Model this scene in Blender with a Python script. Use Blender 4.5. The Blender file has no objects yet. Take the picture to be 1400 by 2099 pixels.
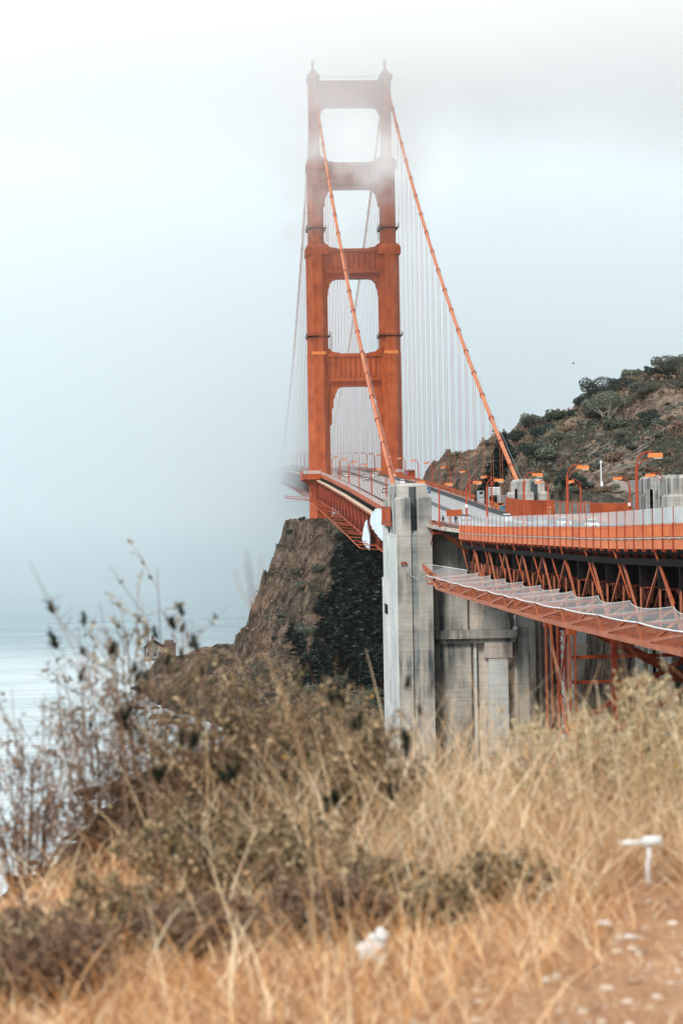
import bpy, math, random
import numpy as np
from mathutils import Vector, Matrix, Euler
sc = bpy.context.scene
col = sc.collection
rnd = random.Random(7)
npr = np.random.RandomState(11)

# ------------------------------------------------------------------ camera, light, exposure
EYE = (0.0, 0.0, 67.17)
YAW, PITCH, ROLL, FPX = .0614, -.0083, -.0183, 3969.1
F_ = np.array([math.sin(YAW) * math.cos(PITCH), math.cos(YAW) * math.cos(PITCH), math.sin(PITCH)])
R0_ = np.array([math.cos(YAW), -math.sin(YAW), 0.0])
U0_ = np.cross(R0_, F_)
R_ = math.cos(ROLL) * R0_ + math.sin(ROLL) * U0_
U_ = -math.sin(ROLL) * R0_ + math.cos(ROLL) * U0_
cam = bpy.data.objects.new('camera', bpy.data.cameras.new('camera'))
col.objects.link(cam)
sc.camera = cam
cam.matrix_world = Matrix(((R_[0], U_[0], -F_[0], EYE[0]), (R_[1], U_[1], -F_[1], EYE[1]), (R_[2], U_[2], -F_[2], EYE[2]), (0, 0, 0, 1)))
cam.data.sensor_fit = 'HORIZONTAL'
cam.data.sensor_width = 24
cam.data.lens = FPX / 1400 * 24
cam.data.clip_start = .1
cam.data.clip_end = 20000
cam.data.dof.use_dof = True
cam.data.dof.focus_distance = 480
cam.data.dof.aperture_fstop = 3.3

vs = sc.view_settings
vs.view_transform = 'Standard'
vs.look = 'None'
vs.gamma = 1
vs.exposure = .05
vs.use_curve_mapping = False
sc.cycles.volume_bounces = 20
sc.cycles.max_bounces = 24
sc.cycles.diffuse_bounces = 3
sc.cycles.glossy_bounces = 3
sc.cycles.transparent_max_bounces = 24
sc.cycles.volume_step_rate = 1.0
sc.cycles.use_denoising = True
sc.cycles.sample_clamp_indirect = 8

SUN_EL, SUN_AZ = math.radians(42), math.radians(214)      # azimuth clockwise from +Y
world = bpy.data.worlds.new('World')
sc.world = world
world.use_nodes = True
wn = world.node_tree.nodes
wl = world.node_tree.links
wn.clear()
wout = wn.new('ShaderNodeOutputWorld')
sky = wn.new('ShaderNodeTexSky')
sky.sky_type = 'NISHITA'
sky.sun_disc = False
sky.sun_elevation = SUN_EL
sky.sun_rotation = SUN_AZ
bg1 = wn.new('ShaderNodeBackground')
bg1.inputs[1].default_value = .05
wl.new(sky.outputs[0], bg1.inputs[0])
# the overcast layer: a pale cloud deck, a little cooler on one side, where the cloud is thicker
geo = wn.new('ShaderNodeTexCoord')
dot = wn.new('ShaderNodeVectorMath')
dot.operation = 'DOT_PRODUCT'
dot.inputs[1].default_value = (.86, .35, .36)
wl.new(geo.outputs['Generated'], dot.inputs[0])
mr = wn.new('ShaderNodeMapRange')
mr.inputs[1].default_value = -.1
mr.inputs[2].default_value = .72
wl.new(dot.outputs['Value'], mr.inputs[0])
nz = wn.new('ShaderNodeTexNoise')
nz.inputs['Scale'].default_value = 2.2
nz.inputs['Detail'].default_value = 2
wl.new(geo.outputs['Generated'], nz.inputs['Vector'])
mad = wn.new('ShaderNodeMath')
mad.operation = 'MULTIPLY_ADD'
mad.inputs[1].default_value = .22
mad.inputs[2].default_value = -.11
wl.new(nz.outputs[0], mad.inputs[0])
ad = wn.new('ShaderNodeMath')
ad.operation = 'ADD'
ad.use_clamp = True
wl.new(mr.outputs[0], ad.inputs[0])
wl.new(mad.outputs[0], ad.inputs[1])
ramp = wn.new('ShaderNodeValToRGB')
ramp.color_ramp.elements[0].color = (.66, .725, .745, 1)
ramp.color_ramp.elements[1].color = (.88, .89, .89, 1)
wl.new(ad.outputs[0], ramp.inputs[0])
bg2 = wn.new('ShaderNodeBackground')
bg2.inputs[1].default_value = 1.12
wl.new(ramp.outputs[0], bg2.inputs[0])
adds = wn.new('ShaderNodeAddShader')
wl.new(bg1.outputs[0], adds.inputs[0])
wl.new(bg2.outputs[0], adds.inputs[1])
wl.new(adds.outputs[0], wout.inputs[0])

sl = bpy.data.lights.new('sun', 'SUN')
sl.energy = 3.1
sl.angle = math.radians(12)
sl.color = (1, .95, .87)
so = bpy.data.objects.new('sun', sl)
col.objects.link(so)
so.location = (60, -60, 300)
sd = Vector((math.sin(SUN_AZ) * math.cos(SUN_EL), math.cos(SUN_AZ) * math.cos(SUN_EL), math.sin(SUN_EL)))
so.rotation_euler = sd.to_track_quat('Z', 'Y').to_euler()

# ------------------------------------------------------------------ helpers
YT, XE = 735.76, 37.35
XW = XE + 27.43
RY = [-200, 60, 100, 153, 184, 226, 260, 300, 350, 400, 443, 482, 529, 568, 609, 653, 700, 736, 783, 825, 872, 1009, 1150, 1376, 1700]
RZ = [67, 65.6, 64.5, 63.4, 62.6, 62.0, 61.5, 61.1, 61.0, 61.6, 63.0, 64.8, 66.8, 68.5, 70.0, 71.7, 73.3, 74.5, 76.2, 77.4, 78.6, 81.5, 83.0, 84, 83]
_gy = np.arange(-200, 1700, 2.0)
_gz = np.interp(_gy, RY, RZ)
_k = np.exp(-np.linspace(-2.5, 2.5, 21) ** 2 / 2)
_gz = np.convolve(np.pad(_gz, 10, 'edge'), _k / _k.sum(), 'valid')


def R(y):
    return float(np.interp(y, _gy, _gz))


ORG = {}


def ray_at(x, y, **k):
    """3-D point where the photo pixel's line of sight meets a given plane"""
    d = F_ + R_ * (x - 700) / FPX - U_ * (y - 1049.5) / FPX
    for n, i in (('X', 0), ('Y', 1), ('Z', 2)):
        if n in k:
            t = (k[n] - EYE[i]) / d[i]
    return Vector((EYE[0] + t * d[0], EYE[1] + t * d[1], EYE[2] + t * d[2]))


def tag(o, label=None, cat=None, group=None, kind=None):
    if label: o['label'] = label
    if cat: o['category'] = cat
    if group: o['group'] = group
    if kind: o['kind'] = kind
    return o


def thing(name, label, cat, loc=(0, 0, 0), group=None, rz=0):
    o = bpy.data.objects.new(name, None)
    col.objects.link(o)
    o.location = loc
    o.rotation_euler = (0, 0, rz)
    o.empty_display_size = .5
    ORG[o.name] = Vector(loc)
    return tag(o, label, cat, group)


class MB:
    def __init__(self):
        self.v = []
        self.f = []

    def add(self, vs_, fs_):
        n = len(self.v)
        self.v.extend(tuple(p) for p in vs_)
        self.f.extend(tuple(i + n for i in q) for q in fs_)
        return self

    def box(self, x0, x1, y0, y1, z0, z1):
        return self.add([(x, y, z) for x in (x0, x1) for y in (y0, y1) for z in (z0, z1)],
                        [(0, 1, 3, 2), (4, 6, 7, 5), (0, 4, 5, 1), (2, 3, 7, 6), (0, 2, 6, 4), (1, 5, 7, 3)])

    def frustum(self, x0, x1, y0, y1, z0, a0, a1, b0, b1, z1):
        return self.add([(x0, y0, z0), (x1, y0, z0), (x1, y1, z0), (x0, y1, z0), (a0, b0, z1), (a1, b0, z1), (a1, b1, z1), (a0, b1, z1)],
                        [(0, 3, 2, 1), (4, 5, 6, 7), (0, 1, 5, 4), (1, 2, 6, 5), (2, 3, 7, 6), (3, 0, 4, 7)])

    def beam(self, p, q, w, h=None):
        p, q = Vector(p), Vector(q)
        h = h or w
        d = (q - p).normalized()
        up = Vector((0, 0, 1)) if abs(d.z) < .95 else Vector((0, 1, 0))
        s = d.cross(up).normalized() * w / 2
        u = s.cross(d).normalized() * h / 2
        vs_ = [p - s - u, p + s - u, p + s + u, p - s + u, q - s - u, q + s - u, q + s + u, q - s + u]
        return self.add(vs_, [(0, 1, 2, 3), (4, 7, 6, 5), (0, 4, 5, 1), (1, 5, 6, 2), (2, 6, 7, 3), (3, 7, 4, 0)])

    def tube(self, pts, r, n=8, caps=True):
        pts = [Vector(p) for p in pts]
        rs = r if isinstance(r, (list, tuple)) else [r] * len(pts)
        base = len(self.v)
        u = None
        for i, p in enumerate(pts):
            d = (pts[min(i + 1, len(pts) - 1)] - pts[max(i - 1, 0)])
            if d.length < 1e-9:
                d = Vector((0, 0, 1))
            d.normalize()
            if u is None:
                a = Vector((1, 0, 0)) if abs(d.x) < .8 else Vector((0, 1, 0))
                u = d.cross(a).normalized()
            else:
                u = (u - d * u.dot(d)).normalized()
            w = d.cross(u)
            for k in range(n):
                t = 2 * math.pi * k / n
                self.v.append(tuple(p + (u * math.cos(t) + w * math.sin(t)) * rs[i]))
        for i in range(len(pts) - 1):
            for k in range(n):
                a, b = base + i * n + k, base + i * n + (k + 1) % n
                self.f.append((a, b, b + n, a + n))
        if caps:
            self.f.append(tuple(base + k for k in range(n))[::-1])
            self.f.append(tuple(base + (len(pts) - 1) * n + k for k in range(n)))
        return self

    def prism(self, poly, axis, a, b):
        """poly: list of 2-D points in the two other axes (in x,y,z order), extruded a..b"""
        def P(p, t):
            return {'x': (t, p[0], p[1]), 'y': (p[0], t, p[1]), 'z': (p[0], p[1], t)}[axis]
        n = len(poly)
        ar = sum(poly[i][0] * poly[(i + 1) % n][1] - poly[(i + 1) % n][0] * poly[i][1] for i in range(n))
        if (ar < 0) != (axis == 'y'):
            poly = poly[::-1]
        return self.add([P(p, a) for p in poly] + [P(p, b) for p in poly],
                        [tuple(range(n))[::-1], tuple(range(n, 2 * n))] + [(i, (i + 1) % n, (i + 1) % n + n, i + n) for i in range(n)])

    def sweep(self, x0, x1, dz0, dz1, ya, yb, step=7.62, prof=None):
        """a box section that follows the road's profile"""
        prof = prof or R
        n = max(1, int(round((yb - ya) / step)))
        b = len(self.v)
        for i in range(n + 1):
            y = ya + (yb - ya) * i / n
            z = prof(y)
            self.v += [(x0, y, z + dz0), (x1, y, z + dz0), (x1, y, z + dz1), (x0, y, z + dz1)]
        for i in range(n):
            c = b + i * 4
            for k in range(4):
                k2 = (k + 1) % 4
                self.f.append((c + k, c + k2, c + k2 + 4, c + k + 4))
        self.f.append((b, b + 3, b + 2, b + 1))
        c = b + n * 4
        self.f.append((c, c + 1, c + 2, c + 3))
        return self

    def mesh(self, name, mat, off=(0, 0, 0), smooth=False):
        me = bpy.data.meshes.new(name)
        v = np.array(self.v, dtype=float) - np.array(off, dtype=float)
        me.from_pydata(v.tolist(), [], self.f)
        if mat is not None:
            me.materials.append(mat)
        if smooth:
            me.polygons.foreach_set('use_smooth', [True] * len(me.polygons))
        me.update()
        return me

    def build(self, name, mat, parent=None, smooth=False, loc=None, kind=None):
        """vertices are given in world coordinates (or relative to loc)"""
        org = ORG.get(parent.name, Vector((0, 0, 0))) if parent else Vector((0, 0, 0))
        if loc is not None:
            me = self.mesh(name, mat, (0, 0, 0), smooth)
            o = bpy.data.objects.new(name, me)
            o.location = Vector(loc) - org
            ORG[o.name] = Vector(loc)
        else:
            me = self.mesh(name, mat, org, smooth)
            o = bpy.data.objects.new(name, me)
            ORG[o.name] = org
        if parent: o.parent = parent
        col.objects.link(o)
        ORG[o.name] = ORG.get(o.name, org) if loc is None else Vector(loc)
        if kind: o['kind'] = kind
        return o


def inst(name, me, parent, loc, rot=(0, 0, 0), scale=(1, 1, 1), mat=None):
    o = bpy.data.objects.new(name, me)
    org = ORG.get(parent.name, Vector((0, 0, 0))) if parent else Vector((0, 0, 0))
    o.location = Vector(loc) - org
    o.rotation_euler = rot
    o.scale = scale
    if parent: o.parent = parent
    col.objects.link(o)
    if mat is not None:
        o.material_slots[0].link = 'OBJECT'
        o.material_slots[0].material = mat
    return o


def copy_tree(o, parent=None):
    c = o.copy()
    col.objects.link(c)
    if parent is not None: c.parent = parent
    for ch in list(o.children):
        copy_tree(ch, c)
    return c


# ------------------------------------------------------------------ materials
def new_mat(name):
    m = bpy.data.materials.new(name)
    m.use_nodes = True
    return m, m.node_tree, m.node_tree.nodes['Principled BSDF']


def N(nt, typ, **kw):
    n = nt.nodes.new(typ)
    for k, v in kw.items():
        if k in n.inputs.keys():
            n.inputs[k].default_value = v
        else:
            setattr(n, k, v)
    return n


def mix_rgb(nt, fac, a, b, blend='MIX'):
    m = nt.nodes.new('ShaderNodeMix')
    m.data_type = 'RGBA'
    m.blend_type = blend
    for s, v in ((m.inputs[0], fac), (m.inputs[6], a), (m.inputs[7], b)):
        if hasattr(v, 'is_linked') or hasattr(v, 'links'):
            nt.links.new(v, s)
        else:
            s.default_value = v if not isinstance(v, tuple) else (*v[:3], 1)
    return m.outputs[2]


def world_noise(nt, scale, detail=4, stretch=(1, 1, 1), rough=.55, coord=None):
    if coord is None:
        coord = nt.nodes.new('ShaderNodeNewGeometry').outputs['Position']
    mp = nt.nodes.new('ShaderNodeMapping')
    mp.inputs['Scale'].default_value = stretch
    nt.links.new(coord, mp.inputs['Vector'])
    n = nt.nodes.new('ShaderNodeTexNoise')
    n.inputs['Scale'].default_value = scale
    n.inputs['Detail'].default_value = detail
    n.inputs['Roughness'].default_value = rough
    nt.links.new(mp.outputs[0], n.inputs['Vector'])
    return n.outputs[0]


def remap(nt, v, a, b, c=0, d=1, smooth=False):
    m = nt.nodes.new('ShaderNodeMapRange')
    if smooth: m.interpolation_type = 'SMOOTHSTEP'
    for i, q in zip((1, 2, 3, 4), (a, b, c, d)):
        m.inputs[i].default_value = q
    nt.links.new(v, m.inputs[0])
    return m.outputs[0]


def math_n(nt, op, a, b=0):
    m = nt.nodes.new('ShaderNodeMath')
    m.operation = op
    for s, v in ((m.inputs[0], a), (m.inputs[1], b)):
        if hasattr(v, 'links'):
            nt.links.new(v, s)
        else:
            s.default_value = v
    return m.outputs[0]


def bump(nt, b, h, strength, dist):
    n = nt.nodes.new('ShaderNodeBump')
    n.inputs['Strength'].default_value = strength
    n.inputs['Distance'].default_value = dist
    nt.links.new(h, n.inputs['Height'])
    nt.links.new(n.outputs[0], b.inputs['Normal'])


def plain(name, c1, c2=None, scale=1.5, rough=.6, bstr=0, bdist=.02, stretch=(1, 1, 1), spec=.4, metal=0):
    m, nt, b = new_mat(name)
    c2 = c2 or tuple(x * .75 for x in c1)
    n = world_noise(nt, scale, 4, stretch)
    f = remap(nt, n, .35, .68)
    nt.links.new(mix_rgb(nt, f, c1, c2), b.inputs['Base Color'])
    b.inputs['Roughness'].default_value = rough
    b.inputs['Specular IOR Level'].default_value = spec
    b.inputs['Metallic'].default_value = metal
    if bstr: bump(nt, b, n, bstr, bdist)
    return m


def orange_mat(name, c1, c2, streak=.5):
    m, nt, b = new_mat(name)
    n1 = world_noise(nt, .22, 6, rough=.65)
    n2 = world_noise(nt, 1.1, 5, (1, 1, .05))
    n3 = world_noise(nt, 6, 3)
    cc = mix_rgb(nt, remap(nt, n1, .35, .7), c1, c2)
    cc = mix_rgb(nt, remap(nt, n2, .5, .8, 0, streak), cc, tuple(x * .55 for x in c2))
    cc = mix_rgb(nt, remap(nt, n3, .55, .8, 0, .25), cc, tuple(min(1, x * 1.25 + .02) for x in c1))
    nt.links.new(cc, b.inputs['Base Color'])
    b.inputs['Roughness'].default_value = .55
    b.inputs['Specular IOR Level'].default_value = .12
    bump(nt, b, n3, .15, .02)
    return m


def concrete_mat(name, c1, c2, dark, joint=3.7, stain=.6):
    m, nt, b = new_mat(name)
    g = nt.nodes.new('ShaderNodeNewGeometry').outputs['Position']
    sp = nt.nodes.new('ShaderNodeSeparateXYZ')
    nt.links.new(g, sp.inputs[0])
    z = sp.outputs[2]
    base = world_noise(nt, .22, 6, rough=.65)
    cc = mix_rgb(nt, remap(nt, base, .35, .68), c1, c2)
    # formwork boards
    bn = world_noise(nt, 1, 4, (.15, .15, 5.5))
    cc = mix_rgb(nt, remap(nt, bn, .42, .7, 0, .45), cc, tuple(x * .62 for x in c2))
    # pour joints
    zz = math_n(nt, 'ADD', z, math_n(nt, 'MULTIPLY', world_noise(nt, .25, 2), .35))
    fr = math_n(nt, 'FRACT', math_n(nt, 'DIVIDE', zz, joint))
    jl = remap(nt, fr, .0, .035, 1, 0)
    jj = math_n(nt, 'MULTIPLY', jl, remap(nt, world_noise(nt, .3, 3), .42, .62, 0, .75))
    cc = mix_rgb(nt, jj, cc, tuple(x * .35 for x in c2))
    # rain stains running down
    s1 = world_noise(nt, .8, 5, (1, 1, .045), .6)
    s2 = world_noise(nt, .09, 3)
    sm = math_n(nt, 'MULTIPLY', remap(nt, s1, .40, .57), remap(nt, s2, .38, .6, .05, 1))
    cc = mix_rgb(nt, math_n(nt, 'MULTIPLY', sm, stain), cc, dark)
    # pale lime bloom
    s3 = world_noise(nt, 1.1, 5, (1, 1, .08), .6, None)
    cc = mix_rgb(nt, remap(nt, s3, .6, .8, 0, .5), cc, (.55, .56, .55))
    nt.links.new(cc, b.inputs['Base Color'])
    b.inputs['Roughness'].default_value = .85
    b.inputs['Specular IOR Level'].default_value = .2
    h = math_n(nt, 'ADD', bn, math_n(nt, 'MULTIPLY', jl, -.6))
    h = math_n(nt, 'ADD', h, world_noise(nt, 2.5, 4))
    bump(nt, b, h, .5, .06)
    return m


M = {}
M['orange'] = orange_mat('orange_paint', (.46, .105, .033), (.26, .052, .02))
M['orange_dk'] = orange_mat('old_orange_paint', (.36, .062, .026), (.24, .042, .022))
M['lit_paint'] = orange_mat('sunlit_orange', (.66, .20, .075), (.50, .12, .045), .6)  # lighter copy of the orange; sunlight on the railing put into the colour
M['truss'] = orange_mat('truss_paint', (.46, .155, .08), (.30, .085, .045), .7)
M['shade_paint'] = orange_mat('shade_darkened_orange', (.085, .022, .013), (.045, .013, .010))  # same orange darkened; deck shade on inner and far trusses put into colour
M['cable'] = orange_mat('cable_paint', (.58, .19, .07), (.42, .115, .045), .3)
M['lantern'] = plain('lantern_orange', (.72, .22, .05), (.6, .17, .04), rough=.5)
M['lens'] = plain('lantern_lens', (.78, .70, .52), (.7, .6, .45), rough=.3)
M['concrete'] = concrete_mat('weathered_concrete', (.52, .49, .44), (.36, .345, .315), (.05, .062, .068), stain=.95)
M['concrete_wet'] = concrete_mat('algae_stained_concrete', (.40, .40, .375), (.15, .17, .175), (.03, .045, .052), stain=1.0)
M['concrete_black'] = concrete_mat('near_black_concrete', (.12, .14, .145), (.06, .075, .08), (.02, .03, .035), stain=.9)
M['concrete_dark'] = concrete_mat('stained_concrete', (.68, .60, .52), (.48, .42, .37), (.06, .055, .05), stain=.75)
M['concrete_light'] = concrete_mat('pale_concrete', (.66, .67, .65), (.54, .56, .56), (.14, .17, .18), stain=.45)
M['asphalt'] = plain('road_surface', (.36, .37, .37), (.29, .30, .305), scale=.6, rough=.62, stretch=(3, .12, 1))
M['paint'] = plain('road_paint', (.72, .72, .70), rough=.6)
M['barrier'] = plain('median_grey', (.16, .165, .165), (.11, .12, .12), rough=.7)
M['darkbar'] = plain('kerb_barrier_dark', (.05, .06, .065), (.03, .04, .045), rough=.6)
M['pipe'] = plain('faded_pipe', (.55, .42, .36), (.4, .28, .22), rough=.6)
M['white'] = plain('white_paint', (.78, .8, .8), (.66, .69, .7), rough=.5)
M['steelgrey'] = plain('galvanised_steel', (.42, .46, .48), (.32, .36, .38), rough=.45, metal=.3)
M['dark_and_shade'] = plain('dark_steel_and_deck_shade', (.016, .013, .013), (.010, .009, .010), rough=.8, spec=.03)  # near-black; on the underdeck parts it stands in for deep shade
M['tarp'] = plain('white_tarpaulin', (.72, .80, .84), (.50, .62, .70), scale=.5, rough=.7, bstr=.6, bdist=.3, stretch=(1, 1, .3))
M['tyre'] = plain('tyre_rubber', (.02, .02, .02), rough=.8)
M['glass'] = plain('car_glass', (.03, .04, .05), (.02, .03, .04), rough=.08, spec=.8)
M['bark'] = plain('bark', (.10, .075, .055), (.055, .042, .032), scale=6, rough=.9, bstr=.5)
M['palewood'] = plain('bleached_wood', (.42, .38, .33), (.28, .24, .2), scale=6, rough=.8)
M['brick'] = plain('dark_brick', (.16, .10, .08), (.11, .075, .06), scale=3, rough=.85)
M['skin'] = plain('skin', (.45, .28, .2), rough=.6)
M['clothdark'] = plain('dark_clothes', (.03, .035, .05), rough=.9)
for nm, c in (('car_white', (.75, .77, .78)), ('car_silver', (.42, .45, .47)), ('car_dark', (.05, .055, .06)), ('car_blue', (.02, .18, .42)), ('teal', (.04, .30, .42)), ('red', (.45, .06, .03)), ('truck_orange', (.65, .2, .05))):
    M[nm] = plain(nm, c, tuple(x * .93 for x in c), rough=.25, spec=.5)


def veil_mat(name, color, alpha, cell=None):
    """fine mesh seen from far: part clear, part strands"""
    m, nt, b = new_mat(name)
    b.inputs['Base Color'].default_value = (*color, 1)
    b.inputs['Roughness'].default_value = .6
    tr = nt.nodes.new('ShaderNodeBsdfTransparent')
    mx = nt.nodes.new('ShaderNodeMixShader')
    n = world_noise(nt, .06, 3)
    a = remap(nt, n, .3, .7, alpha * .85, min(1, alpha * 1.15))
    nt.links.new(a, mx.inputs[0])
    nt.links.new(tr.outputs[0], mx.inputs[1])
    nt.links.new(b.outputs[0], mx.inputs[2])
    nt.links.new(mx.outputs[0], nt.nodes['Material Output'].inputs['Surface'])
    return m


M['fence_mesh'] = veil_mat('fence_mesh', (.66, .72, .74), .30)
M['chain_mesh'] = veil_mat('chain_link', (.35, .37, .37), .38)
M['net'] = veil_mat('safety_net', (.78, .80, .79), .24)


def leaf_mat(name, c1, c2, c3):
    """three leaf tints picked per leaf by a random-per-island value"""
    m, nt, b = new_mat(name)
    g = nt.nodes.new('ShaderNodeNewGeometry')
    r = nt.nodes.new('ShaderNodeValToRGB')
    e = r.color_ramp.elements
    e[0].color = (*c1, 1)
    e[1].color = (*c3, 1)
    e.new(.5).color = (*c2, 1)
    nt.links.new(g.outputs['Random Per Island'], r.inputs[0])
    nt.links.new(r.outputs[0], b.inputs['Base Color'])
    b.inputs['Roughness'].default_value = .75
    b.inputs['Specular IOR Level'].default_value = .15
    tl = nt.nodes.new('ShaderNodeBsdfTranslucent')
    nt.links.new(r.outputs[0], tl.inputs[0])
    mx = nt.nodes.new('ShaderNodeMixShader')
    mx.inputs[0].default_value = .25
    nt.links.new(b.outputs[0], mx.inputs[1])
    nt.links.new(tl.outputs[0], mx.inputs[2])
    nt.links.new(mx.outputs[0], nt.nodes['Material Output'].inputs['Surface'])
    return m


M['leaf_dark'] = leaf_mat('dark_leaves', (.018, .03, .028), (.042, .06, .05), (.09, .11, .08))
M['leaf_mid'] = leaf_mat('scrub_leaves', (.04, .055, .045), (.09, .105, .078), (.18, .185, .14))
M['leaf_grey'] = leaf_mat('greygreen_leaves', (.08, .10, .08), (.14, .16, .12), (.24, .25, .19))
M['leaf_brown'] = leaf_mat('dry_scrub_leaves', (.07, .045, .032), (.19, .125, .085), (.40, .28, .19))
M['needle'] = leaf_mat('dark_needles', (.006, .014, .015), (.018, .034, .031), (.085, .115, .09))
M['straw'] = leaf_mat('dry_grass_blades', (.24, .09, .03), (.78, .44, .19), (1.0, .88, .62))
M['straw_pale'] = leaf_mat('pale_grass_blades', (.26, .13, .06), (.70, .48, .26), (1.0, .88, .66))
M['twig'] = leaf_mat('brown_twigs', (.10, .05, .03), (.28, .17, .11), (.58, .41, .29))
M['bushleaf'] = leaf_mat('olive_bush_leaves', (.015, .026, .018), (.20, .16, .08), (.72, .53, .32))
M['bud'] = leaf_mat('dark_seed_heads', (.008, .014, .01), (.02, .03, .018), (.09, .075, .035))
M['yellow'] = plain('yellow_flower', (.85, .5, .05), (.75, .4, .04), rough=.6)
M['palegreen'] = leaf_mat('pale_green_leaves', (.28, .24, .12), (.48, .41, .25), (.68, .58, .38))


def terrain_mat():
    m, nt, b = new_mat('hillside')
    big = world_noise(nt, .035, 5, rough=.6)
    mid = world_noise(nt, .16, 6, rough=.7)
    fine = world_noise(nt, 1.1, 5, rough=.7)
    grass = mix_rgb(nt, remap(nt, mid, .35, .65), (.46, .345, .26), (.20, .15, .118))
    grass = mix_rgb(nt, remap(nt, fine, .5, .72, 0, .7), grass, (.36, .26, .18))
    scrub = mix_rgb(nt, remap(nt, fine, .35, .65), (.055, .062, .05), (.11, .11, .08))
    f = math_n(nt, 'ADD', math_n(nt, 'MULTIPLY', big, .6), math_n(nt, 'MULTIPLY', mid, .5))
    cc = mix_rgb(nt, remap(nt, f, .50, .58), grass, scrub)
    # bare rock where it is steep
    g = nt.nodes.new('ShaderNodeNewGeometry')
    sp = nt.nodes.new('ShaderNodeSeparateXYZ')
    nt.links.new(g.outputs['Normal'], sp.inputs[0])
    st = remap(nt, sp.outputs[2], .86, .55)
    rr = world_noise(nt, .3, 6, (1, 1, .5), .7)
    rock = mix_rgb(nt, remap(nt, rr, .36, .66), (.31, .25, .20), (.05, .04, .036))
    cc = mix_rgb(nt, math_n(nt, 'MULTIPLY', st, remap(nt, mid, .38, .55, .25, .9)), cc, rock)
    cr = world_noise(nt, .55, 7, (1.0, .35, .75), .75)
    cc = mix_rgb(nt, math_n(nt, 'MULTIPLY', remap(nt, cr, .50, .36), .6), cc, (.022, .02, .02))
    mp = nt.nodes.new('ShaderNodeMapping')
    mp.vector_type = 'TEXTURE'
    mp.inputs['Rotation'].default_value = (0, math.radians(-52), .3)
    mp.inputs['Scale'].default_value = (7, 1.6, 1.2)
    nt.links.new(g.outputs['Position'], mp.inputs['Vector'])
    dn_ = nt.nodes.new('ShaderNodeTexNoise')
    dn_.inputs['Scale'].default_value = .5
    dn_.inputs['Detail'].default_value = 7
    dn_.inputs['Roughness'].default_value = .68
    nt.links.new(mp.outputs[0], dn_.inputs['Vector'])
    cc = mix_rgb(nt, math_n(nt, 'MULTIPLY', remap(nt, dn_.outputs[0], .50, .40), math_n(nt, 'MULTIPLY', st, .85)), cc, (.035, .031, .031))
    cc = mix_rgb(nt, math_n(nt, 'MULTIPLY', remap(nt, dn_.outputs[0], .56, .66), math_n(nt, 'MULTIPLY', st, .8)), cc, (.44, .36, .285))
    # wet dark rock at the tide line
    sp2 = nt.nodes.new('ShaderNodeSeparateXYZ')
    nt.links.new(g.outputs['Position'], sp2.inputs[0])
    cc = mix_rgb(nt, remap(nt, sp2.outputs[2], .8, 2.6, .8, 0), cc, (.035, .035, .038))
    # the headland is a darker brown rock than the hill across the road
    hd = remap(nt, sp2.outputs[0], 58, 72, .55, 0)
    cc = mix_rgb(nt, hd, cc, (.62, .50, .44), 'MULTIPLY')
    nt.links.new(cc, b.inputs['Base Color'])
    b.inputs['Roughness'].default_value = .95
    b.inputs['Specular IOR Level'].default_value = .1
    h = math_n(nt, 'ADD', math_n(nt, 'ADD', fine, math_n(nt, 'MULTIPLY', cr, 1.6)), math_n(nt, 'MULTIPLY', mid, 2.0))
    bump(nt, b, h, 1.0, 1.4)
    return m


def soil_mat():
    m, nt, b = new_mat('dry_soil')
    a = world_noise(nt, 2.2, 5, rough=.65)
    c = world_noise(nt, 28, 5, rough=.7)
    cc = mix_rgb(nt, remap(nt, a, .35, .65), (.42, .18, .08), (.62, .35, .18))
    cc = mix_rgb(nt, remap(nt, c, .5, .75, 0, .75), cc, (.68, .46, .28))
    cc = mix_rgb(nt, remap(nt, c, .42, .25, 0, .6), cc, (.15, .06, .03))
    nt.links.new(cc, b.inputs['Base Color'])
    b.inputs['Roughness'].default_value = .95
    bump(nt, b, math_n(nt, 'ADD', c, math_n(nt, 'MULTIPLY', a, 1.5)), 1.0, .05)
    return m


def water_mat():
    m, nt, b = new_mat('bay_water')
    a = world_noise(nt, .22, 5, (.35, 1, 1), .65)
    c = world_noise(nt, .03, 3, (.4, 1, 1))
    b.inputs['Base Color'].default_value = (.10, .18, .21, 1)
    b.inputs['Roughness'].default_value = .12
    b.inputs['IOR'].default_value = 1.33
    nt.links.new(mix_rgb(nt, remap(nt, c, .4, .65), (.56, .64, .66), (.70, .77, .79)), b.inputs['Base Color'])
    bump(nt, b, math_n(nt, 'ADD', a, math_n(nt, 'MULTIPLY', c, .8)), .8, 1.4)
    return m


M['terrain'] = terrain_mat()
M['soil'] = soil_mat()
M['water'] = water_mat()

# ------------------------------------------------------------------ terrain
_perm = npr.permutation(512)
_perm = np.concatenate([_perm, _perm])
_gr = npr.rand(1024)


def vnoise(x, y):
    xi, yi = np.floor(x).astype(int), np.floor(y).astype(int)
    fx, fy = x - xi, y - yi
    fx, fy = fx * fx * (3 - 2 * fx), fy * fy * (3 - 2 * fy)

    def h(a, b):
        return _gr[_perm[(_perm[a & 511] + b) & 511]]
    return (h(xi, yi) * (1 - fx) + h(xi + 1, yi) * fx) * (1 - fy) + (h(xi, yi + 1) * (1 - fx) + h(xi + 1, yi + 1) * fx) * fy


def fbm(x, y, sc_, o=5, ridged=False):
    s, a, t = 0, 1, 0
    for i in range(o):
        n = vnoise(x / sc_ + 17.3 * i, y / sc_ + 9.1 * i)
        if ridged: n = 1 - abs(2 * n - 1)
        s = s + (n - .5) * a
        t += a
        a *= .52
        sc_ *= .5
    return s / t * 2


def sstep(a, b, x):
    t = np.clip((x - a) / (b - a), 0, 1)
    return t * t * (3 - 2 * t)


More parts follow.
